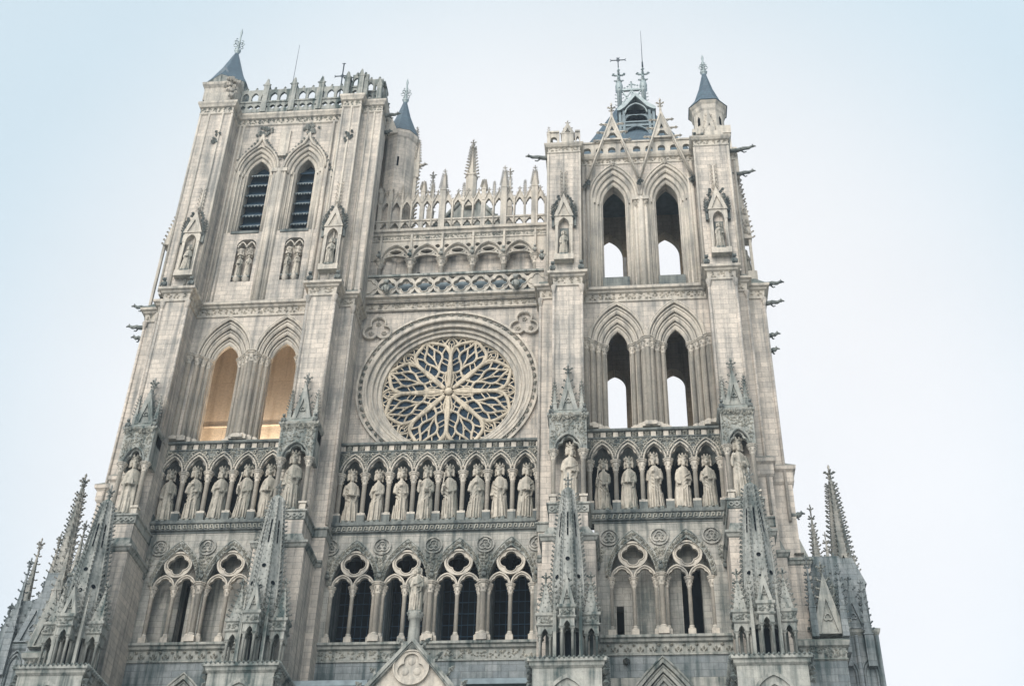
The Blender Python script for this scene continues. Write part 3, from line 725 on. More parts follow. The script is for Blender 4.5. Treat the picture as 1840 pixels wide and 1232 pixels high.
# ---- rose window bay
RZ, RX, RY = 41.0, 0.0, 1.5
mb = MB()
plate(mb, [rect(-5.25, 5.25, 35.8, 46.9), circ(RX, RZ, 4.62, 72)], RY, RY + .9)
rose_wall = part('rose_wall', mb, M['wall'], CA)
RW = empty('rose_window', CA, (0, 0, 0))
mb = MB()
rs = [(5.0, 4.9, -.16), (4.62, 4.36, .06), (4.36, 4.16, .2), (4.16, 3.76, .38)]
plate(mb, [circ(RX, RZ, 5.03, 80), circ(RX, RZ, 4.9, 80)], RY - .14, RY + .05); plate(mb, [circ(RX, RZ, 4.68, 80), circ(RX, RZ, 4.5, 80)], RY - .1, RY + .2)
plate(mb, [circ(RX, RZ, 4.62, 80), circ(RX, RZ, 4.2, 80)], RY + .12, RY + .9); plate(mb, [circ(RX, RZ, 4.26, 80), circ(RX, RZ, 3.98, 80)], RY + .3, RY + .9); plate(mb, [circ(RX, RZ, 4.02, 80), circ(RX, RZ, 3.74, 80)], RY + .42, RY + .95)
for r, y, t in ((4.5, RY - .05, .08), (4.2, RY + .15, .08), (3.98, RY + .33, .07), (3.74, RY + .46, .06)): tube(mb, lift(circ(RX, RZ, r, 80), y), t, 7, True)
part('ring_moulding', mb, M['trim'], RW)
mb = MB()
for i in range(64):
    a = 2 * pi * i / 64; 
    for k in range(4):
        r = 4.79 + U(-.08, .08); aa = a + U(-.03, .03); lump(mb, (RX + r * cos(aa), RY - .02, RZ + r * sin(aa)), U(.06, .12), .09, U(.06, .1), aa)
    lump(mb, (RX + 4.79 * cos(a), RY - .07, RZ + 4.79 * sin(a)), .11, .12, .11, a)
part('ring_foliage', mb, M['leaf'], RW)
mb = MB(); R = 3.74; yt = RY + .62
def pol(r, t, ph): return (RX + R * (r * cos(ph) - t * sin(ph)), yt, RZ + R * (r * sin(ph) + t * cos(ph)))
def crv(pts, ph, rad, sub=4):
    o = []; P = [pts[0]] + pts + [pts[-1]]
    for i in range(1, len(P) - 2):
        for k in range(sub):
            t = k / sub; a, b, c, d = P[i - 1], P[i], P[i + 1], P[i + 2]
            o.append(tuple(.5 * (2 * b[j] + (c[j] - a[j]) * t + (2 * a[j] - 5 * b[j] + 4 * c[j] - d[j]) * t * t + (3 * b[j] - a[j] - 3 * c[j] + d[j]) * t ** 3) for j in (0, 1)))
    o.append(pts[-1]); tube(mb, [pol(r, t, ph) for r, t in o], rad * 1.22, 6)
for k in range(8):
    ph = pi / 8 + k * pi / 4
    for m in (-1, 1):
        def c_(pts, rad=.055): crv([(r, t * m) for r, t in pts], ph, rad)
        c_([(.08, .03), (.25, .09), (.4, .15), (.55, .225), (.7, .27), (.82, .235), (.92, .11), (.985, 0)], .09)
        c_([(.3, .1), (.36, .04), (.42, 0), (.52, .04), (.62, .12), (.72, .125), (.84, .05), (.97, 0)], .06)
        c_([(.62, .12), (.7, .15), (.78, .24)], .045)
        c_([(.44, .165), (.5, .12), (.56, .085)], .03); c_([(.5, .2), (.57, .165), (.62, .12)], .026); c_([(.7, .0), (.76, .05), (.82, .06)], .026)
        c_([(.42, 0), (.5, -.0), (.62, .0), (.74, .035), (.82, .06)], .04)
        c_([(.78, .1), (.86, .14), (.9, .13)], .03); c_([(.86, .035), (.9, .07), (.94, .06)], .03)
        c_([(.18, .055), (.24, .0), (.3, .02), (.36, .09)], .03)
    q = k * pi / 4
    for m in (-1, 1):
        def d_(pts, rad=.05): crv([(r, t * m) for r, t in pts], q, rad)
        if k % 2 == 0:
            d_([(.06, .02), (.18, .05), (.28, .06), (.38, .03), (.46, 0)], .05); d_([(.1, 0), (.42, 0)], .035)
        else: d_([(.1, .0), (.3, 0), (.46, 0)], .045)
        d_([(.46, 0), (.62, .0), (.72, .03), (.8, .075), (.88, .09), (.95, .05), (.99, 0)], .05)
        d_([(.72, 0), (.78, .03), (.84, .035), (.9, .05)], .028); d_([(.74, 0), (.86, 0), (.9, .04), (.96, .0)], .026)
        d_([(.88, .09), (.92, .13), (.985, .165)], .035)
        d_([(.86, .23), (.94, .2), (.985, .12)], .035)
ball(mb, (RX, yt - .08, RZ), .24, .18, .24, 10, 6); plate(mb, [circ(RX, RZ, R + .03, 64), circ(RX, RZ, R - .1, 64)], yt - .06, yt + .1)
part('tracery', mb, M['tan'], RW)
mb = MB(); plate(mb, [circ(RX, RZ, R + .1, 48)], yt + .1, yt + .13); part('glass', mb, M['glass'], RW)
mb = MB()
for i in range(-12, 13):
    h = sqrt(max(0, R * R - (i * .3) ** 2))
    box(mb, RX + i * .3 - .012, RX + i * .3 + .012, yt + .075, yt + .1, RZ - h, RZ + h); box(mb, RX - h, RX + h, yt + .08, yt + .098, RZ + i * .3 - .012, RZ + i * .3 + .012)
part('lead_bars', mb, M['boardl'], RW)
for sx in (-1, 1):   # carved trefoils in the upper corners
    mb = MB(); cx, cz = sx * 4.15, 44.95
    plate(mb, [foil(cx, cz, .92, 3, pi / 2 if sx < 0 else pi / 2, 12, .5), foil(cx, cz, .78, 3, pi / 2, 12, .5)], RY - .16, RY + .02)
    tube(mb, lift(foil(cx, cz, .86, 3, pi / 2, 12, .5), RY - .15), .06, 6, True)
    for k in range(3):
        a = pi / 2 + k * 2.094
        for j in range(5): lump(mb, (cx + .42 * cos(a) + .09 * cos(j * 1.26), RY - .04, cz + .42 * sin(a) + .09 * sin(j * 1.26)), .08, .08, .08)
    for j in range(6): lump(mb, (cx - sx * .1 + U(-.12, .12), RY - .05, cz - 1.2 + U(-.1, .1)), .09, .09, .09)
    part('corner_trefoil', mb, M['trim'], rose_wall)
# frieze and pierced balustrade
mb = MB(); z = 46.2
cornice(mb, [(-5.25, RY - .1), (5.25, RY - .1)], [(0, z), (.08, z + .05), (.08, z + .12), (.02, z + .16), (.05, z + .5), (.25, z + .56), (.3, z + .66), (.5, z + .7), (.52, z + .84), (.2, z + .9)])
bal = part('balustrade', mb, M['trim'], CA)
mb = MB(); leafrow(mb, [(-5.2, RY - .1), (5.2, RY - .1)], .05, z + .16, z + .52, .42, 1.0); part('frieze_leaves', mb, M['king'], bal)
mb = MB(); z0, z1 = 47.1, 48.4; yb = 1.0; cz = (z0 + z1) / 2
cs = [-4.86 + 1.08 * i for i in range(10)]
ol = rect(-5.25, 5.25, z0, z1); holes = [foil(c, cz, .475, 4, 0, 9, .54) for c in cs if abs(c) < 4.75]
for a in cs[:-1]:
    m = a + .54; holes += [[(m - .24, z1 - .07), (m - .1, z1 - .2), (m, z1 - .4), (m + .1, z1 - .2), (m + .24, z1 - .07)], [(m - .24, z0 + .07), (m - .1, z0 + .2), (m, z0 + .4), (m + .1, z0 + .2), (m + .24, z0 + .07)]]
plate(mb, [ol] + holes, yb, yb + .22)
for c in cs:
    if abs(c) < 4.9: tube(mb, lift(foil(c, cz, .50, 4, 0, 9, .54), yb - .02), .035, 6, True)
part('quatrefoil_panel', mb, M['trim'], bal)
mb = MB(); box(mb, -5.25, 5.25, yb - .12, yb + .32, z1, z1 + .14); box(mb, -5.25, 5.25, yb - .1, yb + .3, z0 - .12, z0); part('coping', mb, M['trimlow'], bal)
mb = MB()
for x, y, z, k in ((-3.75, yb - .3, 47.0, .36), (3.7, yb - .3, 47.0, .36), (-5.2, .3, 48.5, .26), (5.2, .2, 48.6, .26)):
    mb = MB(); perch(mb, x, y, z, k); part('grotesque', mb, M['trimlow'], bal)
mb = MB(); hexa(mb, [(-5.2, 1.3, 47.02), (5.2, 1.3, 47.02), (5.2, 1.9, 47.02), (-5.2, 1.9, 47.02), (-5.2, 1.75, 48.5), (5.2, 1.75, 48.5), (5.2, 1.9, 48.5), (-5.2, 1.9, 48.5)]); part('lead_apron', mb, M['lead'], bal)
# ringers' gallery
mb = MB(); cols = [-4.65 + 1.86 * i for i in range(6)]; ctr = [(a + b) / 2 for a, b in zip(cols, cols[1:])]
yg = 2.0; box(mb, -5.4, 5.4, 1.2, 4.4, 46.7, 47.0)
box(mb, -5.4, -4.72, yg + .01, 4.4, 47, 50.5); box(mb, 4.72, 5.4, yg + .01, 4.4, 47, 50.5); box(mb, -5.4, -4.72, yg + .36, 4.4, 50.5, 52); box(mb, 4.72, 5.4, yg + .36, 4.4, 50.5, 52)
box(mb, -4.71, 4.71, 2.62, 4.4, 47, 52.2); box(mb, -4.75, 4.75, yg + .35, 3.7, 51.75, 52.3)
rg = part('ringers_gallery', mb, M['wall'], CA)
mb = MB()
l = [(cols[0] - .1, 50.55)]
for c in ctr: l += opening(c, 50.55, 50.6, .8, 1.06, 12)
l += [(cols[-1] + .1, 50.55), (5.4, 50.55), (5.4, 52.1), (-5.4, 52.1), (-5.4, 50.55)]
hol = []
for c in cols[1:-1]: hol += [circ(c - .28, 51.55, .15, 12), circ(c + .28, 51.55, .15, 12)]
plate(mb, [l] + hol, yg, yg + .35)
for c in ctr:
    tube(mb, lift(parc(c, 50.6, .86, 1.15), yg - .02), .055, 6)
    bas = [(c - .78 * cos(t), 50.5 + .5 * sin(t) ** .7) for t in [pi * i / 20 for i in range(21)]]
    lens = [(c + .4 * cos(2 * pi * i / 24), 51.24 + .19 * sin(2 * pi * i / 24)) for i in range(24)]
    tri = [[(c + sx * .5, 51.0), (c + sx * .62, 50.98), (c + sx * .5, 51.14)] for sx in (-1, 1)]
    plate(mb, [parc(c, 50.6, .8, 1.07, 12) + bas[::-1], lens] + tri, yg + .12, yg + .3)
    tube(mb, lift(bas, yg + .11), .05, 6); tube(mb, lift(lens, yg + .11), .045, 6, True)
for x in cols: box(mb, x - .06, x + .06, yg - .14, yg, 50.9, 52.7); lathe(mb, x, yg - .08, [(.04, 52.0), (.09, 52.1), (.05, 52.3)], 6)
part('arch_tracery', mb, M['trim'], rg)
for x in cols:
    mb = MB(); column(mb, x, yg + .15, 47.0, 50.6, .15, .6, .4); part('column', mb, M['trim'], rg)
mb = MB()
for x in cols: mb = MB(); perch(mb, x, yg - .2, 50.62, .2); part('grotesque', mb, M['trimlow'], rg)
mb = MB()
for c in ctr:   # blind arches on the rear wall
    for sx in (-.45, .45): tube(mb, lift(parc(c + sx, 49.3, .42, .62), 2.61), .05, 5)
part('blind_arch', mb, M['trim'], rg)
mb = MB(); box(mb, -2.42, -2.25, 2.57, 2.63, 49.75, 50.05); box(mb, 1.5, 1.85, 2.57, 2.63, 49.35, 49.55); box(mb, 2.35, 2.5, 2.57, 2.63, 49.8, 50.0); part('wall_hatch', mb, M['black'], rg)
mb = MB(); z = 52.0
cornice(mb, [(-5.4, yg), (5.4, yg)], [(0, z), (.05, z + .03), (.05, z + .12), (.02, z + .15), (.02, z + .4), (.1, z + .44), (.14, z + .6), (.26, z + .64), (.28, z + .82), (-.4, z + .95)])
ct = part('cornice', mb, M['trim'], rg)
mb = MB(); foliage(mb, -5.3, 5.3, z + .16, z + .42, yg - .02, 420, .06); part('frieze_leaves', mb, M['leaf'], ct)
# open arcade on top, between the towers
mb = MB(); ya = 2.2; st = .635; x0 = -5.58; nb = 17; z0 = 52.9
xs = [x0 + st * i for i in range(nb + 1)]; zm = 53.85; zsp = 55.0
box(mb, x0 - .1, xs[-1] + .1, ya - .05, ya + .25, z0, z0 + .1); box(mb, x0 - .1, xs[-1] + .1, ya - .06, ya + .26, zm - .07, zm + .05)
for a in xs[:-1]:
    c = a + st / 2
    plate(mb, [[(a, z0 + .5)] + opening(c, z0 + .5, z0 + .52, .2, .32, 5, cusped) + [(a + st, z0 + .5), (a + st, zm), (a, zm)]], ya, ya + .18)
    plate(mb, [[(a, zsp - .05)] + opening(c, zsp - .05, zsp, .2, .4, 5, cusped) + [(a + st, zsp - .05), (a + st, 55.35), (c + .14, 55.72), (c, 56.0), (c - .14, 55.72), (a, 55.35)]], ya, ya + .18)
    tube(mb, [(a + .03, ya - .03, 55.3), (c, ya - .03, 56.08), (a + st - .03, ya - .03, 55.3)], .05, 4); tube(mb, lift(cusped(c, zsp, .21, .42, .15), ya - .02), .03, 4)
    for f in (.3, .65):
        for sx in (-1, 1): crocket(mb, (c + sx * .3 * (1 - f), ya + .05, 55.3 + .78 * f), (sx * .8, 0, .5), .1)
    finial(mb, c, ya + .09, 55.95, .5, .11)
    for sx in (-1, 1): lump(mb, (c + sx * .17, ya + .05, 55.72), .06, .06, .06)
oa = part('open_arcade', mb, M['trim'], CA)
mb = MB()
for i, x in enumerate(xs):
    box(mb, x - .06, x + .06, ya - .03, ya + .21, z0, 55.4)
    if i % 3 == 0: pinnacle(mb, x, ya + .05, 55.2, .065, .6, .95, 5, .09, .25, False)
    if i % 2 == 0: shaft(mb, x, ya - .06, z0, 55.4, .045)
part('mullion', mb, M['trim'], oa)
for x, y, zt, w, zb in ((-1.13, ya + .1, 58.15, .19, 53.0), (2.66, ya + .1, 58.2, .19, 53.0), (4.55, ya + .1, 58.1, .19, 53.0), (-2.4, ya + .1, 57.3, .13, 53.0), (1.4, ya + .1, 57.2, .13, 53.0), (-5.0, ya + .1, 56.8, .13, 53), (-4.4, ya + .1, 56.6, .12, 53)):
    mb = MB(); h = zt - 56.3; pinnacle(mb, x, y, zb, w, 56.3 - zb, h * .78, 8, .13, h * .3); part('pinnacle', mb, M['trim'], oa)
# nave gable and roof pinnacles behind it
mb = MB(); yn = 5.0
plate(mb, [[(-3.4, 53), (3.7, 53), (3.7, 53.9), (.15, 58.6), (-3.4, 53.9)], foil(.15, 54.8, .55, 3, pi / 2)], yn, yn + .6)
for sx in (-1, 1): tube(mb, [(.15 + sx * 3.6, yn - .05, 53.8), (.15, yn - .05, 58.7)], .13, 6)
for i in range(9):
    for sx in (-1, 1): crocket(mb, (.15 + sx * 3.5 * (1 - i / 9), yn + .2, 54 + 4.7 * i / 9), (sx * .8, 0, .6), .22)
ng = part('nave_gable', mb, M['trimlow'], CA)
for x, y, zb, zt, w, n in ((.15, yn, 57.2, 63.3, .35, 10), (-2.25, 4.2, 53, 59.8, .2, 8), (2.78, 4.2, 53, 59.8, .2, 8)):
    mb = MB(); hs = (zt - zb) * (.46 if w > .3 else .5); pinnacle(mb, x, y, zb, w, hs, (zt - zb) * (.46 if w > .3 else .4), n, .16 if w > .3 else .12, (zt - zb) * .13, True, 8 if w > .3 else 4); part('pinnacle', mb, M['trim'], ng)
mb = MB()
for sx in (-1, 1): tube(mb, [(.5 + sx * 1.2, 4.4, 53.2), (.5 + sx * 2.2, 4.4, 54.4), (.5 + sx * 2.7, 4.4, 55.2)], .16, 6)
part('flying_buttress', mb, M['trimlow'], ng)

# ---- towers
def tower_base(s):
    root = MB(); cx = [9.33, 12.46] if s > 0 else [9.02, 12.28]; wi = .61 if s > 0 else .74; zb = 36.3; zs = 42.42
    cutwall(root, 7.5, 14.28, zb, 45.4, [opening(c, zb, zs, 1.52, 2.62, 12) for c in cx], 0, .35)
    box(root, 7.5, 14.28, .1, 1.4, 45.3, 46.4)
    cutwall(root, 7.5, 14.28, zb, 45.3, [opening(c, zb, zs, 1.0, 1.75, 12) for c in cx], .86, 1.2)
    tw = part('bell_tower', mir(root, s), M['wall'], CA)
    ws = [1.52, 1.52 - (1.52 - wi) / 3, 1.52 - (1.52 - wi) * 2 / 3, wi]; hs = [2.62, 2.16, 1.7, 1.22]
    for c in cx:
        mb = MB()
        for k in range(3):
            y = .12 + .2 * k
            band(mb, opening(c, zb, zs, ws[k] + .03, hs[k] + .03, 12), opening(c, zb, zs, ws[k + 1], hs[k + 1], 12), y, .84)
        for k in range(4):
            y = -.03 + .2 * k; tube(mb, lift(parc(c, zs, ws[k] - .01, hs[k] - .01, 12), y + .04), .075, 7)
            if k < 3: tube(mb, lift(parc(c, zs, ws[k] - .15, hs[k] - .22, 12), y + .12), .055, 6)
        tube(mb, lift(parc(c, zs, ws[0] + .07, hs[0] + .1, 12), -.02), .05, 5)
        part('arch', mir(mb, s), M['trim'], tw)
        for sx in (-1, 1):
            for k in range(3):
                mb = MB(); column(mb, c + sx * (ws[k + 1] + .15), .02 + .2 * k, 36.92, zs, .125 if k else .14, .55, .4); part('column', mir(mb, s), M['trim'], tw)
    for x in (7.62, sum(cx) / 2, 14.17):
        mb = MB(); column(mb, x, -.04, 36.95, zs + .12, .17, .6, .3); part('column', mir(mb, s), M['trim'], tw)
    # frieze round the tower and its buttresses
    pl = [(5.2, 1.45), (5.2, -.5), (6.0, -.5), (6.0, -1.58), (7.5, -1.58), (7.5, 0), (14.28, 0), (14.28, -1.58), (15.7, -1.58), (15.7, -.5), (16.35, -.5), (16.35, .2), (17.33, .2), (17.33, 5)]
    mb = MB(); z = 45.12
    cornice(mb, pl, [(0, z), (.07, z + .03), (.07, z + .12), (.03, z + .16), (.06, z + .55), (.16, z + .6), (.2, z + .7), (.32, z + .74), (.34, z + .88), (.1, z + .96), (-.2, z + .98)])
    fr = part('frieze', mir(mb, s), M['trim'], tw)
    mb = MB(); leafrow(mb, pl, .05, z + .16, z + .58, .36, .9); part('frieze_leaves', mir(mb, s), M['king'], fr)
    # lead-grey weatherings above the frieze
    mb = MB(); zt = z + .95
    def slope(x0, x1, yf, yb, z1, in0=.0, in1=.0):
        hexa(mb, [(x0, yf, zt - .03), (x1, yf, zt - .03), (x1, yb + .3, zt - .03), (x0, yb + .3, zt - .03), (x0 + in0, yb, z1), (x1 - in1, yb, z1), (x1 - in1, yb + .3, z1), (x0 + in0, yb + .3, z1)])
    slope(7.5, 14.28, -.2, .28, 46.5); slope(5.9, 7.6, -1.8, -.9, 46.85, .0, .2); slope(5.1, 5.95, -.75, -.25, 46.6); slope(14.18, 15.8, -1.8, -.9, 46.85, .15, .1); slope(15.75, 16.5, -.75, -.2, 46.6); slope(16.4, 17.6, -.05, .35, 46.7, 0, .6)
    part('weathering', mir(mb, s), M['dark'], fr)
    # room behind the openings
    return tw
TR = tower_base(1); TL = tower_base(-1)
def room(s, tw, z0, z1, y1, ops, mat, x0=7.4, x1=14.4, back=None):
    mb = MB(); x0 = x0
    box(mb, x0 - .6, x0, .9, y1 + .8, z0, z1); box(mb, x1, x1 + .6, .9, y1 + .8, z0, z1)
    box(mb, x0 - .6, x1 + .6, .36, y1 + .8, z0 - .4, z0); box(mb, x0 - .6, x1 + .6, 1.0, y1 + .8, z1, z1 + .4)
    part('interior_wall', mir(mb, s), M[mat], tw)
    mb = MB()
    if ops: cutwall(mb, x0 - .6, x1 + .6, z0, z1, ops, y1, y1 + .8)
    else: box(mb, x0 - .6, x1 + .6, y1, y1 + .1, z0, z1)
    part('rear_wall', mir(mb, s), M[back or mat], tw)
room(1, TR, 36.2, 46.0, 5.0, [opening(9.06, 36.2, 43.35, .62, .85), opening(12.42, 36.2, 43.3, .64, .85)], 'inner')
room(-1, TL, 36.2, 46.0, 4.0, None, 'board', back='board')

mb = MB(); box(mb, -14.2, -7.5, 3.93, 3.99, 40.4, 40.47)
part('timber_rail', mb, M['board'], TL)
# south tower (right), upper stage
def upper_right():
    root = MB(); zb = 46.3; yw = .3; cx = [9.37, 12.48]; zs = 53.25
    cutwall(root, 7.3, 14.4, zb, 56.3, [opening(c, zb, zs, 1.32, 2.45, 12) for c in cx], yw, yw + .4)
    prism(root, [(5.6, 1.0), (5.6, -.9), (7.45, -.9), (7.45, 1.0)], 46.3, 56.0)
    prism(root, [(5.6, 1), (7.45, 1), (7.45, 5.8), (5.6, 5.8)], 46.3, 56.0)
    prism(root, [(14.2, 1), (14.2, -.9), (16.15, -.9), (16.15, .4), (16.58, .4), (16.58, 5.8), (14.2, 5.8)], 46.3, 56.0)
    tw = part('belfry_stage', mir(root, 1), M['wall'], CA)
    ws = [1.32, 1.1, .9, .71]; hs = [2.45, 2.1, 1.78, 1.45]
    for c in cx:
        mb = MB()
        for k in range(3):
            y = yw + .1 + .17 * k; band(mb, opening(c, zb, zs, ws[k] + .03, hs[k] + .03, 12), opening(c, zb, zs, ws[k + 1], hs[k + 1], 12), y, yw + 1.25)
        for k in range(4): tube(mb, lift(opening(c, zb, zs, ws[k], hs[k], 12), yw + .02 + .17 * k), .07 if k % 2 else .09, 6)
        tube(mb, lift(parc(c, zs, ws[0] + .16, hs[0] + .22, 12), yw - .02), .06, 6)
        lump(mb, (c, yw - .1, zs + hs[0] + .2), .16, .16, .22)
        for sx in (-1, 1):
            for k in (0, 1): box(mb, c + sx * (ws[k + 1] + .1) - .13, c + sx * (ws[k + 1] + .1) + .13, yw - .02 + .17 * k, yw + .3 + .17 * k, zs - .35, zs + .02)
        part('arch', mb, M['trim'], tw)
        mb = MB()
        for sx in (-1, 1):
            for k in range(3): shaft(mb, c + sx * (ws[k] - .1), yw + .02 + .17 * k, zb, zs, .06)
        part('shaft_cluster', mb, M['trim'], tw)
        mb = MB(); box(mb, c - .75, c + .75, yw + .2, yw + 1.3, 46.2, 47.35); part('sill', mb, M['dark'], tw)
    mb = MB()
    for x, r in ((10.92, .2), (10.62, .1), (11.22, .1), (10.8, .1), (11.05, .1), (7.6, .12), (7.85, .1), (14.0, .12), (13.82, .1)): shaft(mb, x, yw - .03, 46.3, 53.0 if abs(x - 10.92) < .4 else 55.8, r)
    box(mb, 10.45, 11.4, yw - .2, yw + .1, 52.85, 53.1); foliage(mb, 10.5, 11.35, 52.3, 52.9, yw - .12, 40, .09)
    for x, y in ((5.6, -.9), (7.45, -.9), (14.2, -.9), (16.15, -.9), (16.58, .4)): shaft(mb, x, y, 46.5, 55.8, .08)
    part('pier_shaft', mb, M['trim'], tw)
    for x0, x1 in ((5.6, 7.45), (14.2, 16.15)): upper_niche(tw, x0, x1, -.9, 1)
    pl = [(5.6, 5.5), (5.6, -.9), (7.45, -.9), (7.45, yw), (14.2, yw), (14.2, -.9), (16.15, -.9), (16.15, .4), (16.58, .4), (16.58, 5.5)]
    mb = MB(); z = 55.95
    cornice(mb, pl, [(0, z - .1), (.06, z - .05), (.06, z + .02), (.02, z + .06), (.03, z + .34), (.12, z + .38), (.2, z + .5), (.24, z + .6), (.0, z + .66)])
    fr = part('frieze', mb, M['trim'], tw)
    mb = MB(); leafrow(mb, pl, .03, z + .05, z + .36, .3, .9); part('frieze_leaves', mb, M['king'], fr)
    mb = MB(); box(mb, 5.65, 16.5, .72, 5.7, 55.95, 56.5); part('floor', mb, M['lead'], tw)
    # pierced parapet
    mb = MB(); z0, z1 = 56.55, 57.62
    def para(x0, x1, y):
        n = max(1, round((x1 - x0) / .78)); st = (x1 - x0) / n
        hol = [[(p[0], p[1]) for p in opening(x0 + (i + .5) * st, z0 + .18, z0 + .42, min(.24, st * .3), .22, 5)] for i in range(n)]
        plate(mb, [rect(x0, x1, z0, z1 - .1)] + hol, y, y + .22); box(mb, x0, x1, y - .07, y + .29, z1 - .1, z1 + .02)
    para(7.5, 14.2, .12); para(5.6, 6.25, -.98); para(7.2, 7.5, -.98); para(5.7, 14.2, 5.4)
    for y in (1, 2.2, 3.4, 4.6): box(mb, 5.55, 5.8, y - .2, y + .2, z0, z1); box(mb, 16.3, 16.55, y - .2, y + .2, z0, z1)
    box(mb, 5.5, 5.82, -.9, 5.5, z1 - .1, z1 + .02)
    part('parapet', mb, M['trim'], tw)
    # two open gables framing the arches, breaking through the parapet
    for a, xa, xb, zf in ((9.42, 7.84, 10.9, 59.65), (12.42, 10.95, 14.04, 59.85)):
        mb = MB(); y = -.12
        for xf in (xa, xb): tube(mb, [(xf, y, 54.35), (a, y, zf)], .065, 6); tube(mb, [(xf + (a - xf) * .05, y + .1, 54.35), (a, y + .1, zf - .2)], .045, 5)
        k = (57.62 - 54.35) / (zf - 54.35); xl = xa + (a - xa) * k; xr = xb + (a - xb) * k; h = zf - 57.62
        plate(mb, [[(xl, 57.62), (xr, 57.62), (a, zf)], [(a - .35, 57.75), (a + .35, 57.75), (a + .12, 58.2), (a - .12, 58.2)], [(a - .13, 58.4), (a + .13, 58.4), (a, 58.8)]], y, y + .25)
        prism(mb, ngon(a, y + .1, .11, 6), zf - .4, zf + .4, .7); finial(mb, a, y + .1, zf + .2, 1.1, .2)
        for i in range(3):
            f = .62 + i * .13
            for xf, sx in ((xa, -1), (xb, 1)): gargoyle_leaf(mb, xf + (a - xf) * f, y + .1, 54.35 + (zf - 54.35) * f, sx)
        part('gable', mb, M['trim'], tw)
    mb = MB()
    for x in (7.84, 10.92, 14.04):
        for k in range(9): lump(mb, (x + U(-.2, .2), -.02 + U(-.12, .1), 54.2 + U(-.28, .15)), .13, .13, .12, U(-1, 1))
    part('corbel', mb, M['dark'], tw)
    # corner pinnacle (inner) and small one at the edge
    mb = MB(); prism(mb, [(6.4, -1.1), (7.12, -1.1), (7.12, -.5), (6.4, -.5)], 56.5, 57.4); gable(mb, 6.76, -1.12, -.5, 57.3, .42, .95, .1, 2, .14, .55); part('corner_pinnacle', mb, M['trim'], tw)
    mb = MB(); pinnacle(mb, 5.62, -.95, 56.55, .09, .85, .5, 2, .07, .3, False); part('corner_pinnacle', mb, M['trim'], tw)
    # gargoyles
    for x, y, z, dx, dy, L in ((5.5, -.7, 55.75, -1, -.1, 1.15), (16.6, .2, 56.5, 1, -.15, 1.2), (16.65, .5, 54.85, 1, -.1, 1.0), (17.45, .3, 46.25, 1, 0, .95), (17.35, .4, 45.0, 1, 0, .95), (17.35, .4, 42.8, 1, 0, .5), (17.4, .4, 41.8, 1, 0, .3), (17.6, .4, 31.9, 1, 0, .3)):
        mb = MB(); gargoyle(mb, x, y, z, dx, dy, L, .13); part('gargoyle', mb, M['dark'], TR)
    mb = MB(); box(mb, 16.5, 16.85, .5, 1.2, 54.7, 57.1); part('drain_block', mb, M['trim'], tw)
    for x, y in ((5.95, -1.75), (7.5, -1.75), (14.25, -1.75), (15.75, -1.75)):
        mb = MB(); perch(mb, x, y, 46.05, .26); part('grotesque', mb, M['dark'], TR)
    # beams of the bell frame inside
    mb = MB()
    for p, q in (((7.4, 2.5, 46.8), (10.9, 2.5, 49.6)), ((14.4, 2.5, 46.8), (10.95, 2.5, 49.6)), ((9.9, 2.6, 46.5), (9.9, 2.6, 50.5)), ((11.3, 2.6, 49.2), (11.3, 2.6, 51.2)), ((7.4, 2.4, 47.6), (14.4, 2.4, 47.6))):
        tube(mb, [p, q], .13, 4)
    part('bell_frame', mb, M['wood'], tw)
    room(1, tw, 46.47, 56.2, 5.0, [opening(8.98, 46.47, 53.15, .8, 1.4), opening(12.44, 46.47, 53.15, .84, 1.4)], 'inner', 7.3, 14.4)
    return tw
def gargoyle_leaf(mb, x, y, z, sx):
    tube(mb, [(x, y, z), (x + sx * .28, y, z + .04), (x + sx * .42, y, z + .02)], .06, 5); lump(mb, (x + sx * .46, y, z + .03), .15, .14, .13); lump(mb, (x + sx * .2, y, z - .04), .1, .1, .1)
def upper_niche(tw, x0, x1, y, s):
    """canopied niche with crocketed gable on the face of an upper buttress"""
    c = (x0 + x1) / 2; mb = MB(); w = .36
    for sx in (-1, 1): box(mb, c + sx * .42 - .07, c + sx * .42 + .07, y - .3, y, 47.6, 50.1); shaft(mb, c + sx * .36, y - .28, 47.7, 49.9, .05)
    cutwall(mb, c - .52, c + .52, 49.9, 50.7, [opening(c, 49.9, 49.95, .3, .5)], y - .32, y)
    box(mb, c - .55, c + .55, y - .42, y, 47.3, 47.7)
    gable(mb, c, y - .38, y, 50.55, .56, 1.7, .1, 4, .2, .5, True, False)
    tube(mb, [(c, y - .1, 52.2), (c, y - .06, 54.2)], .1, 5, r2=.05)
    for i in range(7):
        for sx in (-1, 1): crocket(mb, (c + sx * .08, y - .08, 52.4 + i * .3), (sx * .8, -.3, .2), .13)
    nb = part('niche', mir(mb, s), M['trim'], tw)
    mb = MB()
    for sx in (-1, 1):
        for i in range(9): lump(mb, (c + sx * (.62 - i * .04 + U(-.1, .1)), y - .3, 50.5 + i * .2), .14, .14, .12, U(-1, 1))
        pinnacle(mb, c + sx * .62, y - .15, 49.9, .07, .8, .8, 4, .1, .25, False)
    box(mb, c - .26, c + .26, y - .02, y + .0, 47.7, 49.9)
    part('niche_leafwork', mir(mb, s), M['dark'], tw)
UR = upper_right()

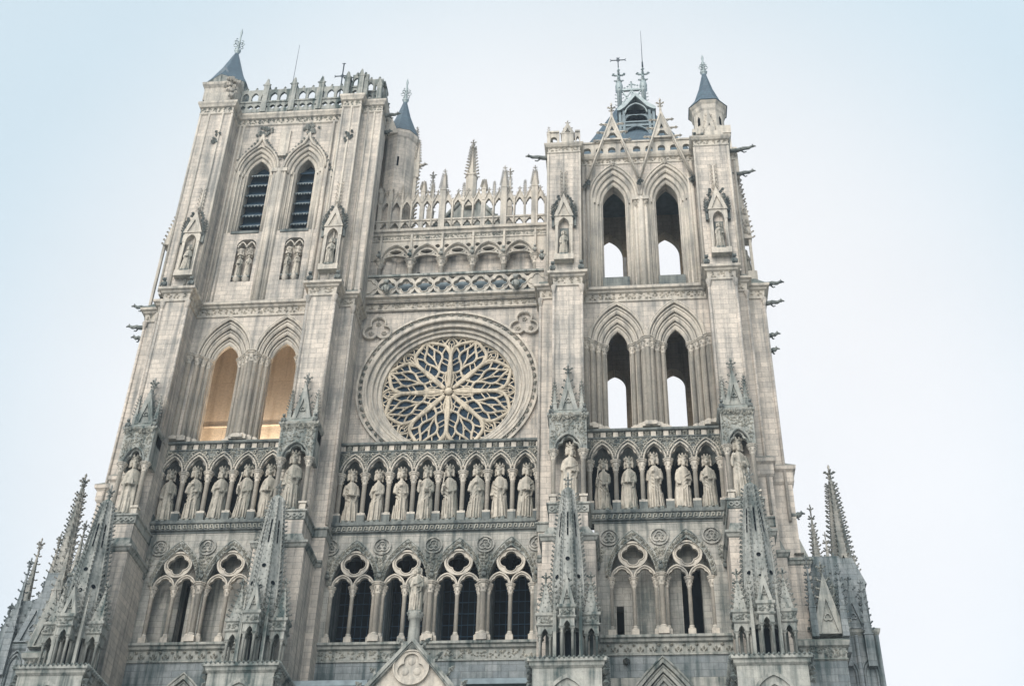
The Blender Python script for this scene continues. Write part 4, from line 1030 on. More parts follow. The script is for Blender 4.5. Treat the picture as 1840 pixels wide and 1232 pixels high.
# roof lantern of the south tower
mb = MB()
hexa(mb, [(6.9, 1.4, 57.2), (14.6, 1.4, 57.2), (14.6, 7.4, 57.2), (6.9, 7.4, 57.2), (9.95, 4.5, 65.6), (11.65, 4.5, 65.6), (11.65, 5.2, 65.6), (9.95, 5.2, 65.6)])
LN = part('lantern_roof', mb, M['slate'], CA)
mb = MB(); yl = 2.9
plate(mb, [rect(9.92, 12.15, 59.6, 62.9), opening(11.0, 59.7, 60.75, .8, .95, 10), opening(11.02, 62.3, 62.35, .7, .45, 8)], yl, yl + .15)
for x in (9.95, 10.2, 11.85, 12.12): box(mb, x - .08, x + .08, yl - .1, yl + .1, 59.5, 63.2)
for z in (61.75, 62.1): box(mb, 9.9, 12.17, yl - .08, yl + .05, z, z + .12)
tube(mb, lift(parc(11.0, 60.75, .84, 1.0, 10), yl - .05), .08, 6)
box(mb, 9.92, 10.05, yl, 5, 59.6, 63.2); box(mb, 12.02, 12.15, yl, 5, 59.6, 63.2)
part('dormer', mb, M['lead'], LN)
mb = MB(); box(mb, 10.0, 12.1, yl + .3, yl + .5, 59.7, 63.6); part('dormer_recess', mb, M['black'], LN)
mb = MB()
a = [(9.78, 63.1), (9.95, 63.1), (10.3, 63.4), (11.0, 64.4), (11.7, 63.4), (12.1, 63.1), (12.28, 63.1), (12.28, 63.3), (11.8, 63.72), (11.0, 64.72), (10.2, 63.72), (9.78, 63.3)]
plate(mb, [a], yl - .25, 4.9); tube(mb, lift(parc(11.0, 62.9, .7, .9), yl - .1), .06, 5)
part('dormer_hood', mb, M['leadl'], LN)
for x in (9.98, 11.62):
    mb = MB(); y = 4.6
    lathe(mb, x, y, [(.17, 64.6), (.17, 66.9), (.27, 67.0), (.2, 67.1), (.28, 67.4), (.2, 67.8), (.1, 67.9), (.22, 68.0), (.09, 68.2), (.12, 68.6), (.05, 69.0), (.03, 69.6)], 8)
    for k in range(4):
        an = k * pi / 2
        for z, l in ((68.0, .2), (68.6, .3), (67.1, .14)): crocket(mb, (x + .08 * cos(an), y + .08 * sin(an), z), (cos(an), sin(an), 0), l)
        for i in range(6): crocket(mb, (x + .17 * cos(an), y + .17 * sin(an), 65.0 + i * .33), (cos(an), sin(an), 0), .11)
    part('finial_post', mb, M['leadl'], LN)
mb = MB(); y = 4.6
box(mb, 10.1, 11.5, y - .08, y + .08, 65.6, 65.75); box(mb, 10.1, 11.5, y - .08, y + .08, 67.0, 67.15)
for a, b in ((10.15, 10.8), (10.8, 11.45)):
    tube(mb, [(a, y, 65.75), (b, y, 67.05)], .06, 4); tube(mb, [(b, y, 65.75), (a, y, 67.05)], .06, 4)
tube(mb, [(10.8, y, 65.6), (10.8, y, 67.9)], .06, 5)
for x, z in ((10.35, 67.3), (10.55, 67.42), (11.05, 67.55), (11.22, 67.5), (10.8, 67.85), (10.68, 67.6), (10.92, 67.62)): lump(mb, (x, y, z), .09, .08, .12); tube(mb, [(x, y, 67.1), (x, y, z)], .025, 4)
part('ridge_crest', mb, M['leadl'], LN)

def turret(cx, cy, r, n, zb, ze, zt, eave, name, mat, par, hf, dorm=False):
    mb = MB(); prism(mb, ngon(cx, cy, r, n), zb, ze)
    cornice(mb, (ngon(cx, cy, r, n) + [ngon(cx, cy, r, n)[0]]), [(0, ze - .75), (.06, ze - .6), (.1, ze - .3), (eave * .7, ze - .12), (eave * .75, ze)])
    tw = part(name, mb, M[mat], par); mb = MB()
    prof = [(r + eave, ze - .05), (r * .86, ze + (zt - ze) * .2), (r * .48, ze + (zt - ze) * .55), (.14, zt)]
    vs = []
    for a, z in prof: vs += [(x, y, z) for x, y in ngon(cx, cy, a, n)]
    mb.add(vs, [(k * n + i, k * n + (i + 1) % n, (k + 1) * n + (i + 1) % n, (k + 1) * n + i) for k in range(3) for i in range(n)] + [tuple(range(n - 1, -1, -1))])
    rf = part('spire_roof', mb, M['slate'], tw)
    mb = MB(); h = hf
    lathe(mb, cx, cy, [(.2, zt - .5), (.12, zt), (.2, zt + h * .08), (.24, zt + h * .12), (.1, zt + h * .18), (.08, zt + h * .5), (.055, zt + h * .7), (.09, zt + h * .85), (.02, zt + h)], 8)
    for k in range(6):
        a = k * pi / 3
        for z, l in ((.3, .34), (.44, .26)):
            d_ = Vector((cos(a), sin(a), 0)); p = Vector((cx, cy, zt + h * z)); l *= h / 2.2
            tube(mb, [p, p + d_ * l * .8 + Vector((0, 0, l * .1)), p + d_ * l + Vector((0, 0, l * .55)), p + d_ * l * .7 + Vector((0, 0, l * .75))], .028, 4); lump(mb, p + d_ * l * .7 + Vector((0, 0, l * .75)), .05, .05, .05)
        crocket(mb, (cx + .06 * cos(a), cy + .06 * sin(a), zt + h * .14), (cos(a), sin(a), 0), .14)
    part('finial', mb, M['leadl'], rf)
    return tw
# south-west corner turret
ts = turret(15.42, 1.4, .98, 8, 56, 61.15, 64.6, .32, 'corner_turret', 'trim', UR, 1.9)
mb = MB(); box(mb, 14.25, 16.55, .35, 2.7, 56.5, 58.2); box(mb, 14.9, 15.95, -.8, .36, 56.5, 57.3); box(mb, 15.72, 16.6, .3, 1.3, 58.15, 58.8); box(mb, 14.28, 14.9, .3, 1.1, 58.15, 58.6)
for sx in (-1, 1): pass
gable(mb, 15.33, .2, .5, 58.4, .34, 1.7, .1, 3, .12, .0, True, False); prism(mb, ngon(15.33, .3, .36, 6), 57.2, 58.5, .95)
part('turret_base', mb, M['trim'], ts)
mb = MB(); 
for k in (4, 5, 6):
    a = -pi / 2 + (k - 5) * pi / 4
    d = Vector((cos(a), sin(a), 0)); t = Vector((-sin(a), cos(a), 0)); o = Vector((15.42, 1.4, 0)) + d * (.98 * cos(pi / 8) + .012)
    q = [o + t * -.1 + Vector((0, 0, 59.3)), o + t * .1 + Vector((0, 0, 59.3)), o + t * .1 + Vector((0, 0, 59.85)), o + Vector((0, 0, 60.1)), o + t * -.1 + Vector((0, 0, 59.85))]
    mb.add(q, [(0, 1, 2, 3, 4)])
part('slit_window', mb, M['black'], ts)
for s_ in (0, 1):
    mb = MB(); perch(mb, 14.35 + s_ * .4, .0 - s_ * .6, 57.3 - s_ * .7, .24); part('grotesque', mb, M['dark'], ts)

# north tower (left), upper stage; built right-handed and mirrored
def upper_left():
    root = MB(); zb = 46.3; yw = .3; cx = [9.57, 12.57]; zs = 56.85; so = 51.8
    cutwall(root, 7.2, 14.45, so, 61.2, [opening(c, so, zs, 1.2, 2.15, 12) for c in cx], yw, yw + .4)
    pn = [(9.42, 48, 51.25), (12.3, 48, 51.25)]
    plate(root, [rect(7.2, 14.45, zb, so)] + [opening(c, a, b - .5, .58, .45, 6) for c, a, b in pn], yw, yw + .4)
    box(root, 7.2, 14.45, yw + .4, yw + .7, zb, so)
    prism(root, [(4.95, -.35), (6.2, -.35), (6.2, -.9), (7.3, -.9), (7.3, 6.5), (6.5, 6.5), (6.5, 1.1), (4.95, 1.1)], 46.3, 61.1)
    prism(root, [(14.42, 6), (14.42, -.9), (16.45, -.9), (16.45, 6)], 46.3, 61.1)
    box(root, 7.0, 14.6, 6, 6.6, 46.3, 61.1); box(root, 7.2, 14.5, .7, 6, 60.6, 61.1)
    tw = part('belfry_stage', mir(root, -1), M['wall'], CA)
    hs = [2.15, 1.85, 1.6, 1.32]
    for c in cx:
        wq = .61 if c < 10 else .735; ws = [1.2, 1.2 - (1.2 - wq) / 3, 1.2 - (1.2 - wq) * 2 / 3, wq]
        mb = MB()
        for k in range(3):
            y = yw + .1 + .16 * k; band(mb, opening(c, so, zs, ws[k] + .03, hs[k] + .03, 12), opening(c, so, zs, ws[k + 1], hs[k + 1], 12), y, yw + 1.2)
        for k in range(4): tube(mb, lift(opening(c, so, zs, ws[k], hs[k], 12), yw + .02 + .16 * k), .065, 6)
        # ogee hood running up to a leafy finial
        for sx in (-1, 1):
            hood = [(x, z) for x, z in parc(c, zs, ws[0] + .13, hs[0] + .2, 12)[:9]]
            hood = [((x if sx < 0 else 2 * c - x), z) for x, z in hood] + [(c + sx * .28, zs + 2.15), (c + sx * .1, zs + 2.55), (c, zs + 3.1)]
            tube(mb, lift(hood, yw - .06), .085, 6)
        part('arch', mir(mb, -1), M['trim'], tw)
        mb = MB()
        for i in range(30): lump(mb, (c + U(-.3, .3) * (1 if i < 20 else 2), yw - .08, zs + 3.3 + U(-.25, .55)), .12, .1, .12, U(-1, 1))
        for i in range(8):
            f = i / 8
            for sx in (-1, 1): lump(mb, (c + sx * (1.35 - f * 1.2), yw - .1, zs + .9 + f * 1.9), .11, .1, .1, U(-1, 1))
        part('hood_leafwork', mir(mb, -1), M['trimlow'], tw)
        for i in range(7):   # louvre boards with toothed lead edging
            z = so + .3 + i * .84
            w = wq if z < zs else wq * max(.2, 1 - (z - zs) / 1.5)
            mb = MB(); hexa(mb, [(c - w, yw + .75, z), (c + w, yw + .75, z), (c + w, yw + .8, z), (c - w, yw + .8, z), (c - w, yw + 1.12, z + .52), (c + w, yw + 1.12, z + .52), (c + w, yw + 1.17, z + .52), (c - w, yw + 1.17, z + .52)])
            lv = part('louvre', mir(mb, -1), M['boardl'], tw); mb = MB(); n = 7; st = 2 * w / n
            if w > .5:
                l = [(c - w, z + .06)]
                for j in range(n): l += [(c - w + (j + .1) * st, z + .03), (c - w + (j + .5) * st, z - .13), (c - w + (j + .9) * st, z + .03)]
                l += [(c + w, z + .06)]; plate(mb, [l], yw + .72, yw + .745)
                part('toothed_edge', mir(mb, -1), M['toothl'], lv)
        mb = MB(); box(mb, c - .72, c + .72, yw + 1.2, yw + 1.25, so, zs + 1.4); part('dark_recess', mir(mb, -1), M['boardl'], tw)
        mb = MB(); box(mb, c - .85, c + .85, yw - .06, yw + 1.2, so - .12, so + .06); part('sill', mir(mb, -1), M['dark'], tw)
        mb = MB()
        for sx in (-1, 1):
            for k in range(3): shaft(mb, c + sx * (ws[k] - .08), yw + .02 + .16 * k, 46.4 if k == 0 else so, zs, .055)
            for k in (0, 1): box(mb, c + sx * (ws[k + 1] + .08) - .11, c + sx * (ws[k + 1] + .08) + .11, yw - .02 + .16 * k, yw + .3 + .16 * k, zs - .28, zs + .02)
        part('shaft_cluster', mir(mb, -1), M['trim'], tw)
    mb = MB()
    for c, a, b in pn:
        for sx in (-1, 1):
            q = c + sx * .27
            band(mb, parc(q, b - .62, .27, .45), cusped(q, b - .62, .22, .36, .2), yw + .02, yw + .3)
            prism(mb, ngon(q, yw + .12, .22, 6), b - 1.25, b - .75, .8); lathe(mb, q, yw + .1, [(.05, a - .2), (.25, a + .25), (.25, a + .38)], 8)
            foliage(mb, q - .18, q + .18, b - 1.2, b - .8, yw - .05, 16, .07)
    part('panel_canopy', mir(mb, -1), M['trim'], tw)
    mb = MB()
    for x in (11.1, 10.75, 11.4, 10.9, 11.25, 7.5, 7.8, 8.1, 14.2, 13.95): shaft(mb, x, yw - .03, 46.4, 56.8 if abs(x - 11.1) < .4 else 60.8, .09 if x != 11.1 else .17)
    box(mb, 10.6, 11.6, yw - .16, yw + .1, 56.6, 56.88); box(mb, 10.85, 11.35, yw - .2, yw, 57.9, 58.15); box(mb, 10.8, 11.4, yw - .1, yw + .05, 58.15, 60.2)
    for x, y in ((4.95, -.35), (6.2, -.9), (6.2, -.35), (7.3, -.9), (14.42, -.9), (16.45, -.9), (5.4, -.36), (5.8, -.36), (6.75, -.92), (15.0, -.92), (15.9, -.92)): shaft(mb, x, y, 46.5, 60.9, .075)
    part('pier_shaft', mir(mb, -1), M['trim'], tw)
    for x0, x1 in ((6.2, 7.3), (14.3, 15.9)): upper_niche(tw, x0, x1, -.9, -1)
    mb = MB()
    for x, z in ((6.7, 58.1), (15.1, 58.6), (7.6, 56.3)):
        for i in range(12): lump(mb, (x + U(-.22, .22), -.98 if x != 7.6 else yw - .05, z + U(-.5, .6)), .12, .12, .12, U(-1, 1))
    for i in range(5): crocket(mb, (7.75 + .12 * i, yw - .03, 56.0 + .3 * i), (-.6, -.3, .6), .2)
    part('leafwork', mir(mb, -1), M['dark'], tw)
    pl = [(6.5, 6), (6.5, 1.1), (4.95, 1.1), (4.95, -.35), (6.2, -.35), (6.2, -.9), (7.3, -.9), (7.3, yw), (14.42, yw), (14.42, -.9), (16.45, -.9), (16.45, 5)]
    mb = MB(); z = 60.85
    cornice(mb, pl, [(0, z - .1), (.08, z - .03), (.08, z + .06), (.02, z + .1), (.03, z + .5), (.14, z + .55), (.2, z + .7), (.26, z + .8), (.26, z + .95), (0, z + 1.05)])
    box(mb, 6.55, 16.4, .32, 6, 61.2, 61.85); box(mb, 5.0, 6.6, -.3, 1.05, 61.2, 61.83)
    fr = part('frieze', mir(mb, -1), M['trim'], tw)
    mb = MB(); leafrow(mb, pl, .03, z + .1, z + .52, .3, .9); part('frieze_leaves', mir(mb, -1), M['leaf'], fr)
    # pierced double parapet
    mb = MB(); z0, zmid, z1 = 61.9, 62.82, 63.98
    def para(x0, x1, y, solid=False):
        n = max(2, round((x1 - x0) / .5)); st = (x1 - x0) / n
        plate(mb, [rect(x0, x1, z0, zmid)] + [foil(x0 + (i + .5) * st, (z0 + zmid) / 2 + .02, min(.19, st * .4), 4) for i in range(n)], y, y + .2)
        n = max(1, round((x1 - x0) / .62)); st = (x1 - x0) / n
        plate(mb, [[(x0, zmid)] + [(x1, zmid), (x1, z1)] + sum([[(x0 + (i + .5) * st + .12, z1), (x0 + (i + .5) * st, z1 + .12), (x0 + (i + .5) * st - .12, z1)] for i in range(n - 1, -1, -1)], []) + [(x0, z1)]] + [opening(x0 + (i + .5) * st, zmid + .12, zmid + .5, st * .36, .4, 5) for i in range(n)], y, y + .16)
        box(mb, x0, x1, y - .06, y + .26, zmid - .05, zmid + .07)
        for i in range(n): lump(mb, (x0 + (i + .5) * st, y + .08, z1 + .2), .1, .09, .13); tube(mb, [(x0 + (i + .5) * st, y + .08, z1), (x0 + (i + .5) * st, y + .08, z1 + .3)], .035, 4)
    para(7.65, 14.5, .1); para(5.95, 7.0, -.75); para(5.1, 6.2, -.3); para(6.6, 14, 6); para(5.1, 6.5, 1.0)
    box(mb, 5.0, 5.2, .3, .6, z0, z1); box(mb, 5.0, 5.22, -.1, 1.0, z0, zmid - .3); box(mb, 5.0, 5.2, -.1, 1.0, z1 - .2, z1)
    part('parapet', mir(mb, -1), M['trimlow'], tw)
    for x, y, zt, w in ((12.89, .2, 65.1, .19), (11.08, .2, 65.1, .2), (9.26, .2, 65.1, .19), (7.55, .2, 65.35, .22), (7.28, -.75, 64.3, .2), (6.38, -.85, 64.35, .2), (6.05, -.8, 63.95, .14), (5.25, -.4, 63.9, .17), (5.05, 1.0, 63.6, .17), (6.6, 3.0, 64.6, .18)):
        mb = MB(); prism(mb, ngon(x, y, w * 1.3, 4), 61.9, zt - .75); plate(mb, [[(x - w * 1.1, zt - .8), (x + w * 1.1, zt - .8), (x, zt - .12)]], y - w, y + w); prism(mb, ngon(x, y, w, 4), zt - .8, zt, .12)
        for k in (-1, 1): lump(mb, (x + k * w * 1.1, y - w * .8, zt - .72), .09, .09, .09)
        part('parapet_pinnacle', mir(mb, -1), M['trimlow'], tw)
    mb = MB(); hexa(mb, [(5.4, .5, 62), (14.6, .5, 62), (14.6, 6, 62), (5.4, 6, 62), (7.5, 3, 63.6), (11.5, 3, 63.6), (11.5, 3.6, 63.6), (7.5, 3.6, 63.6)]); part('roof', mir(mb, -1), M['slate'], tw)
    mb = MB(); box(mb, 14.55, 16.5, -.85, 3, 61.9, 62.9); box(mb, 14.7, 16.9, -.3, 3, 62.9, 64.2); cornice(mb, [(14.7, 1), (14.7, -.3), (16.9, -.3), (16.9, 3)], [(0, 64.0), (.15, 64.2), (.18, 64.4), (0, 64.5)])
    for k in range(3): perch(mb, 14.7 + k * .3, -.9 + k * .2, 62.2 + k * .8, .3)
    for k in range(22): lump(mb, (14.6 + U(0, .8), -.7 + U(-.2, .2), 62 + U(0, 2.6)), .18, .16, .18, U(-1, 1))
    part('corner_block', mir(mb, -1), M['trim'], tw)
    for x, y, z, dx, dy, L in ((4.9, .2, 61.1, -1, 0, .9), (4.95, .9, 60.3, -1, 0, .35), (16.5, .4, 59.6, 1, 0, .3), (16.5, .4, 61.7, 1, -.1, .35), (17.5, .3, 46.3, 1, -.1, .75), (17.45, .3, 44.9, 1, 0, .85), (17.4, .4, 44.2, 1, 0, .5)):
        mb = MB(); gargoyle(mb, x, y, z, dx, dy, L, .13); part('gargoyle', mir(mb, -1), M['dark'], TL)
    for x, y in ((5.95, -1.75), (7.5, -1.75), (14.25, -1.75), (15.8, -1.75)):
        mb = MB(); perch(mb, x, y, 46.05, .26); part('grotesque', mir(mb, -1), M['dark'], TL)
    # detached canopy post on the outer flank
    mb = MB(); box(mb, 17.3, 17.45, .3, .45, 46.5, 51.2); tube(mb, [(17.38, .37, 51.0), (16.7, .37, 51.9)], .12, 5)
    for i in range(14):
        f = i / 13; crocket(mb, (17.35 - .75 * f, .3, 51.1 + 3.8 * f), (.9, 0, .3), .2)
    hexa(mb, [(16.4, .2, 51), (17.4, .2, 51), (17.4, .8, 51), (16.4, .8, 51), (16.4, .2, 55), (16.6, .2, 55), (16.6, .8, 55), (16.4, .8, 55)])
    part('flank_canopy', mir(mb, -1), M['trim'], tw)
    return tw
UL = upper_left()
# flank canopy with see-through niche on the south tower
mb = MB()
box(mb, 16.95, 17.1, .8, .95, 46.9, 50.0); box(mb, 16.2, 17.2, .6, 1.5, 46.5, 47.5); hexa(mb, [(16.3, .7, 50), (17.15, .7, 50), (17.15, 1.4, 50), (16.3, 1.4, 50), (16.3, .7, 52.3), (17.05, .7, 52.3), (17.05, 1.4, 52.3), (16.3, 1.4, 52.3)])
pinnacle(mb, 16.75, 1.0, 52.2, .22, .2, 2.8, 7, .17, .4)
for i in range(12): crocket(mb, (17.15 - .55 * i / 12, .9, 50.2 + 4.6 * i / 12), (.95, 0, .2), .19)
for i in range(30): lump(mb, (U(16.4, 17.1), .65, U(50, 52.4)), .12, .1, .13, U(-1, 1))
part('flank_canopy', mb, M['trim'], UR)
# north corner roof and the stair turret behind
nt_ = turret(-15.95, 1.2, 1.45, 6, 61.8, 65.2, 69.0, .22, 'corner_turret', 'trimlow', UL, 2.6)
mb = MB(); plate(mb, [[(-16.3, 65.0), (-15.7, 65.0), (-15.7, 65.9), (-16.0, 66.4), (-16.3, 65.9)]], .0, .9); part('roof_dormer', mb, M['slate'], nt_)
tt = turret(-4.42, 3.45, 1.12, 10, 48, 62.1, 65.7, .12, 'stair_turret', 'wall', CA, 2.4)
mb = MB(); box(mb, -4.32, -4.2, 2.36, 2.4, 58.8, 59.6); part('slit_window', mb, M['black'], tt)
for x, zt in ((-3.38, 63.7), (-3.15, 62.5)):
    mb = MB(); pinnacle(mb, x, 3.3, 58.5, .12, zt - 61, 1.7, 7, .12, .4); part('pinnacle', mb, M['trim'], tt)
mb = MB(); prism(mb, ngon(-3.32, 3.4, .26, 4), 51, 59)
for i in range(22): crocket(mb, (-3.15, 3.3, 53 + i * .33), (.9, -.2, .2), .2)
gargoyle(mb, -3.2, 3.3, 59.6, 1, 0, .55, .13)
part('turret_buttress', mb, M['trim'], tt)
mb = MB(); plate(mb, [[(-5.5, 61.6), (-4.4, 61.6), (-4.95, 63.2)]], 2.2, 2.6); pinnacle(mb, -5.45, 2.3, 59.4, .18, 2.0, 1.4, 5, .14, .3); part('turret_gable', mb, M['trim'], tt)

# ---- lower flanks with the pinnacles of the aisle buttresses
def flank(s):
    root = MB()
    prism(root, [(16.8, -.1), (19.0, -.1), (19.0, 8), (16.8, 8)], 0, 25.3)
    prism(root, [(19.0, 2.5), (21.0, 2.5), (21.0, 8), (19.0, 8)], 0, 26.9)
    prism(root, [(19.4, 3.4), (20.85, 3.4), (20.85, 6), (19.4, 6)], 26.9, 30.2); prism(root, [(17.5, .6), (19.4, .6), (19.4, 5), (17.5, 5)], 25, 29.8)
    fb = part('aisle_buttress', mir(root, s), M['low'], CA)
    mb = MB(); z = 24.3
    cornice(mb, [(16.8, -.1), (19.0, -.1), (19.0, 3)], [(0, z), (.08, z + .06), (.02, z + .14), (.02, z + .6), (.16, z + .68), (.2, z + .9), (0, z + 1.05)])
    cornice(mb, [(19.2, 2.5), (21.0, 2.5), (21.0, 8)], [(0, 26.6), (.12, 26.75), (.15, 26.9), (-.2, 27.1)])
    foliage(mb, 16.9, 19, z + .2, z + .6, -.14, 50, .11); part('string_course', mir(mb, s), M['trimlow'], fb)
    mb = MB(); gable(mb, 18.42, -.1, .4, 25.6, .72, 3.0, .14, 7, .24, .8); gable(mb, 18.9, .5, .9, 26.2, .5, 2.4, .12, 5, .2, .6); part('gable', mir(mb, s), M['trimlow'], fb)
    big = (20.2, 4.4, 30.0, 37.0) if s > 0 else (20.75, 4.6, 29.0, 37.9)
    x, y, zb, zt = big; mb = MB(); prism(mb, ngon(x, y, .62, 8), zb - 2, zb + 1.4); h = zt - zb - 1.4
    prism(mb, ngon(x, y, .55, 8), zb + 1.4, zt - .9, .22)
    for i in range(16):
        for k in range(8):
            f = i / 16; a = pi / 8 + k * pi / 4; r = .53 * (1 - .78 * f); crocket(mb, (x + r * cos(a), y + r * sin(a), zb + 1.5 + (h - 1) * f), (cos(a), sin(a), 0), .17)
    finial(mb, x, y, zt - 1.1, 1.2, .24)
    for sx in (-1, 1): gable(mb, x + sx * .0, y - .62, y - .5, zb - .2, .48, 1.7, .1, 0, .1, 0, True, False)
    part('spire', mir(mb, s), M['mid'], fb)
    pins = ((18.78, 3.2, 28.6, 34.2, .24, 7), (18.62, 2.2, 28, 32.4, .2, 6), (19.3, 3, 28.5, 32.5, .16, 5), (20.62, 3.4, 29.5, 31.4, .14, 3), (19.45, 2.35, 25, 31.0, .2, 8), (20.55, 2.4, 25, 29.6, .2, 7), (17.75, -.15, 25.4, 29.6, .15, 6), (19.1, -.15, 25.4, 29.2, .15, 6)) if s > 0 else ((22.0, 4, 26, 33.8, .27, 9), (21.5, 5, 27, 34.6, .28, 9), (19.75, 4, 28, 34.8, .24, 7), (18.4, .2, 27, 31.6, .24, 6), (22.7, 4, 24, 30, .22, 7), (19.3, 1.7, 25, 30.6, .2, 7), (21.15, 1.9, 25, 31.5, .2, 7), (17.9, .3, 25.6, 29.8, .18, 6))
    for x, y, zb, zt, w, n in pins:
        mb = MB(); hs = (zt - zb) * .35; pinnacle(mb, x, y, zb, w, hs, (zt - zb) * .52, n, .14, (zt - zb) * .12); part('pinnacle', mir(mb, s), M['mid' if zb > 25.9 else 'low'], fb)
    mb = MB()
    if s > 0:
        for x, z0 in ((19.5, 21.5), (20.45, 21.5)):
            for k in range(2): tube(mb, lift(opening(x, z0, z0 + 3.2, .4 - .12 * k, .8 - .2 * k), 2.46), .06, 5)
        for x in (19.05, 20.0, 20.95): shaft(mb, x, 2.46, 15, 26.6, .1)
        gable(mb, 20.0, 2.3, 2.6, 26.9, .62, 2.3, .12, 6, .2, .6)
        prism(mb, [(19.2, 3.0), (20.88, 3.0), (20.88, 6), (19.2, 6)], 26.8, 29.5); hexa(mb, [(19.5, 3.0, 29.5), (20.98, 3.0, 29.5), (20.98, 5, 29.5), (19.5, 5, 29.5), (19.6, 3.2, 31.0), (20.5, 3.2, 31.0), (20.5, 5, 31.0), (19.6, 5, 31.0)])
    else:
        prism(mb, [(20.6, 3.6), (23.3, 3.6), (23.3, 7), (20.6, 7)], 0, 26.4); hexa(mb, [(20.9, 3.6, 26.4), (23.2, 3.6, 26.4), (23.2, 6, 26.4), (20.9, 6, 26.4), (21.1, 4, 29.8), (22.5, 4, 29.8), (22.5, 6, 29.8), (21.1, 6, 29.8)])
        for i in range(9): crocket(mb, (23.2 - .75 * i / 9, 4.2, 26.4 + 3.6 * i / 9), (.9, 0, .4), .26)
        prism(mb, [(19.0, 2.0), (21.2, 2.0), (21.2, 5), (19.0, 5)], 0, 29)
        for x, y, z0 in ((19.6, 1.95, 22.5), (20.6, 1.95, 22.5), (21.6, 3.55, 22), (22.6, 3.55, 21.5)):
            for k in range(2): tube(mb, lift(opening(x, z0, z0 + 3.0, .42 - .12 * k, .8 - .2 * k), y), .06, 5)
        for x, y in ((19.05, 1.95), (20.1, 1.95), (21.15, 1.95), (22.1, 3.55), (23.2, 3.55)): shaft(mb, x, y, 15, 26.5, .1)
        cornice(mb, [(19.0, 2.0), (21.2, 2.0), (21.2, 3.6), (23.3, 3.6), (23.3, 7)], [(0, 26.3), (.1, 26.4), (.16, 26.6), (0, 26.75)])
        gable(mb, 20.1, 1.8, 2.2, 26.7, .8, 2.8, .14, 7, .24, .8)
        hexa(mb, [(17.4, .2, 25.4), (19.2, .2, 25.4), (19.2, 4, 25.4), (17.4, 4, 25.4), (17.2, .2, 30.0), (17.9, .2, 30.0), (17.9, 4, 30.0), (17.2, 4, 30.0)])
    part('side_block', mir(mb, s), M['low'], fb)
flank(1); flank(-1)
# nave roof, seen from the side positions
mb = MB(); hexa(mb, [(-6.5, 6, 44), (6.5, 6, 44), (6.5, 60, 44), (-6.5, 60, 44), (-.3, 6, 53), (.3, 6, 53), (.3, 60, 53), (-.3, 60, 53)]); box(mb, -6.5, 6.5, 6, 60, 0, 44); box(mb, -16, 16, 8, 60, 0, 24)
part('nave', mb, M['low'], CA)

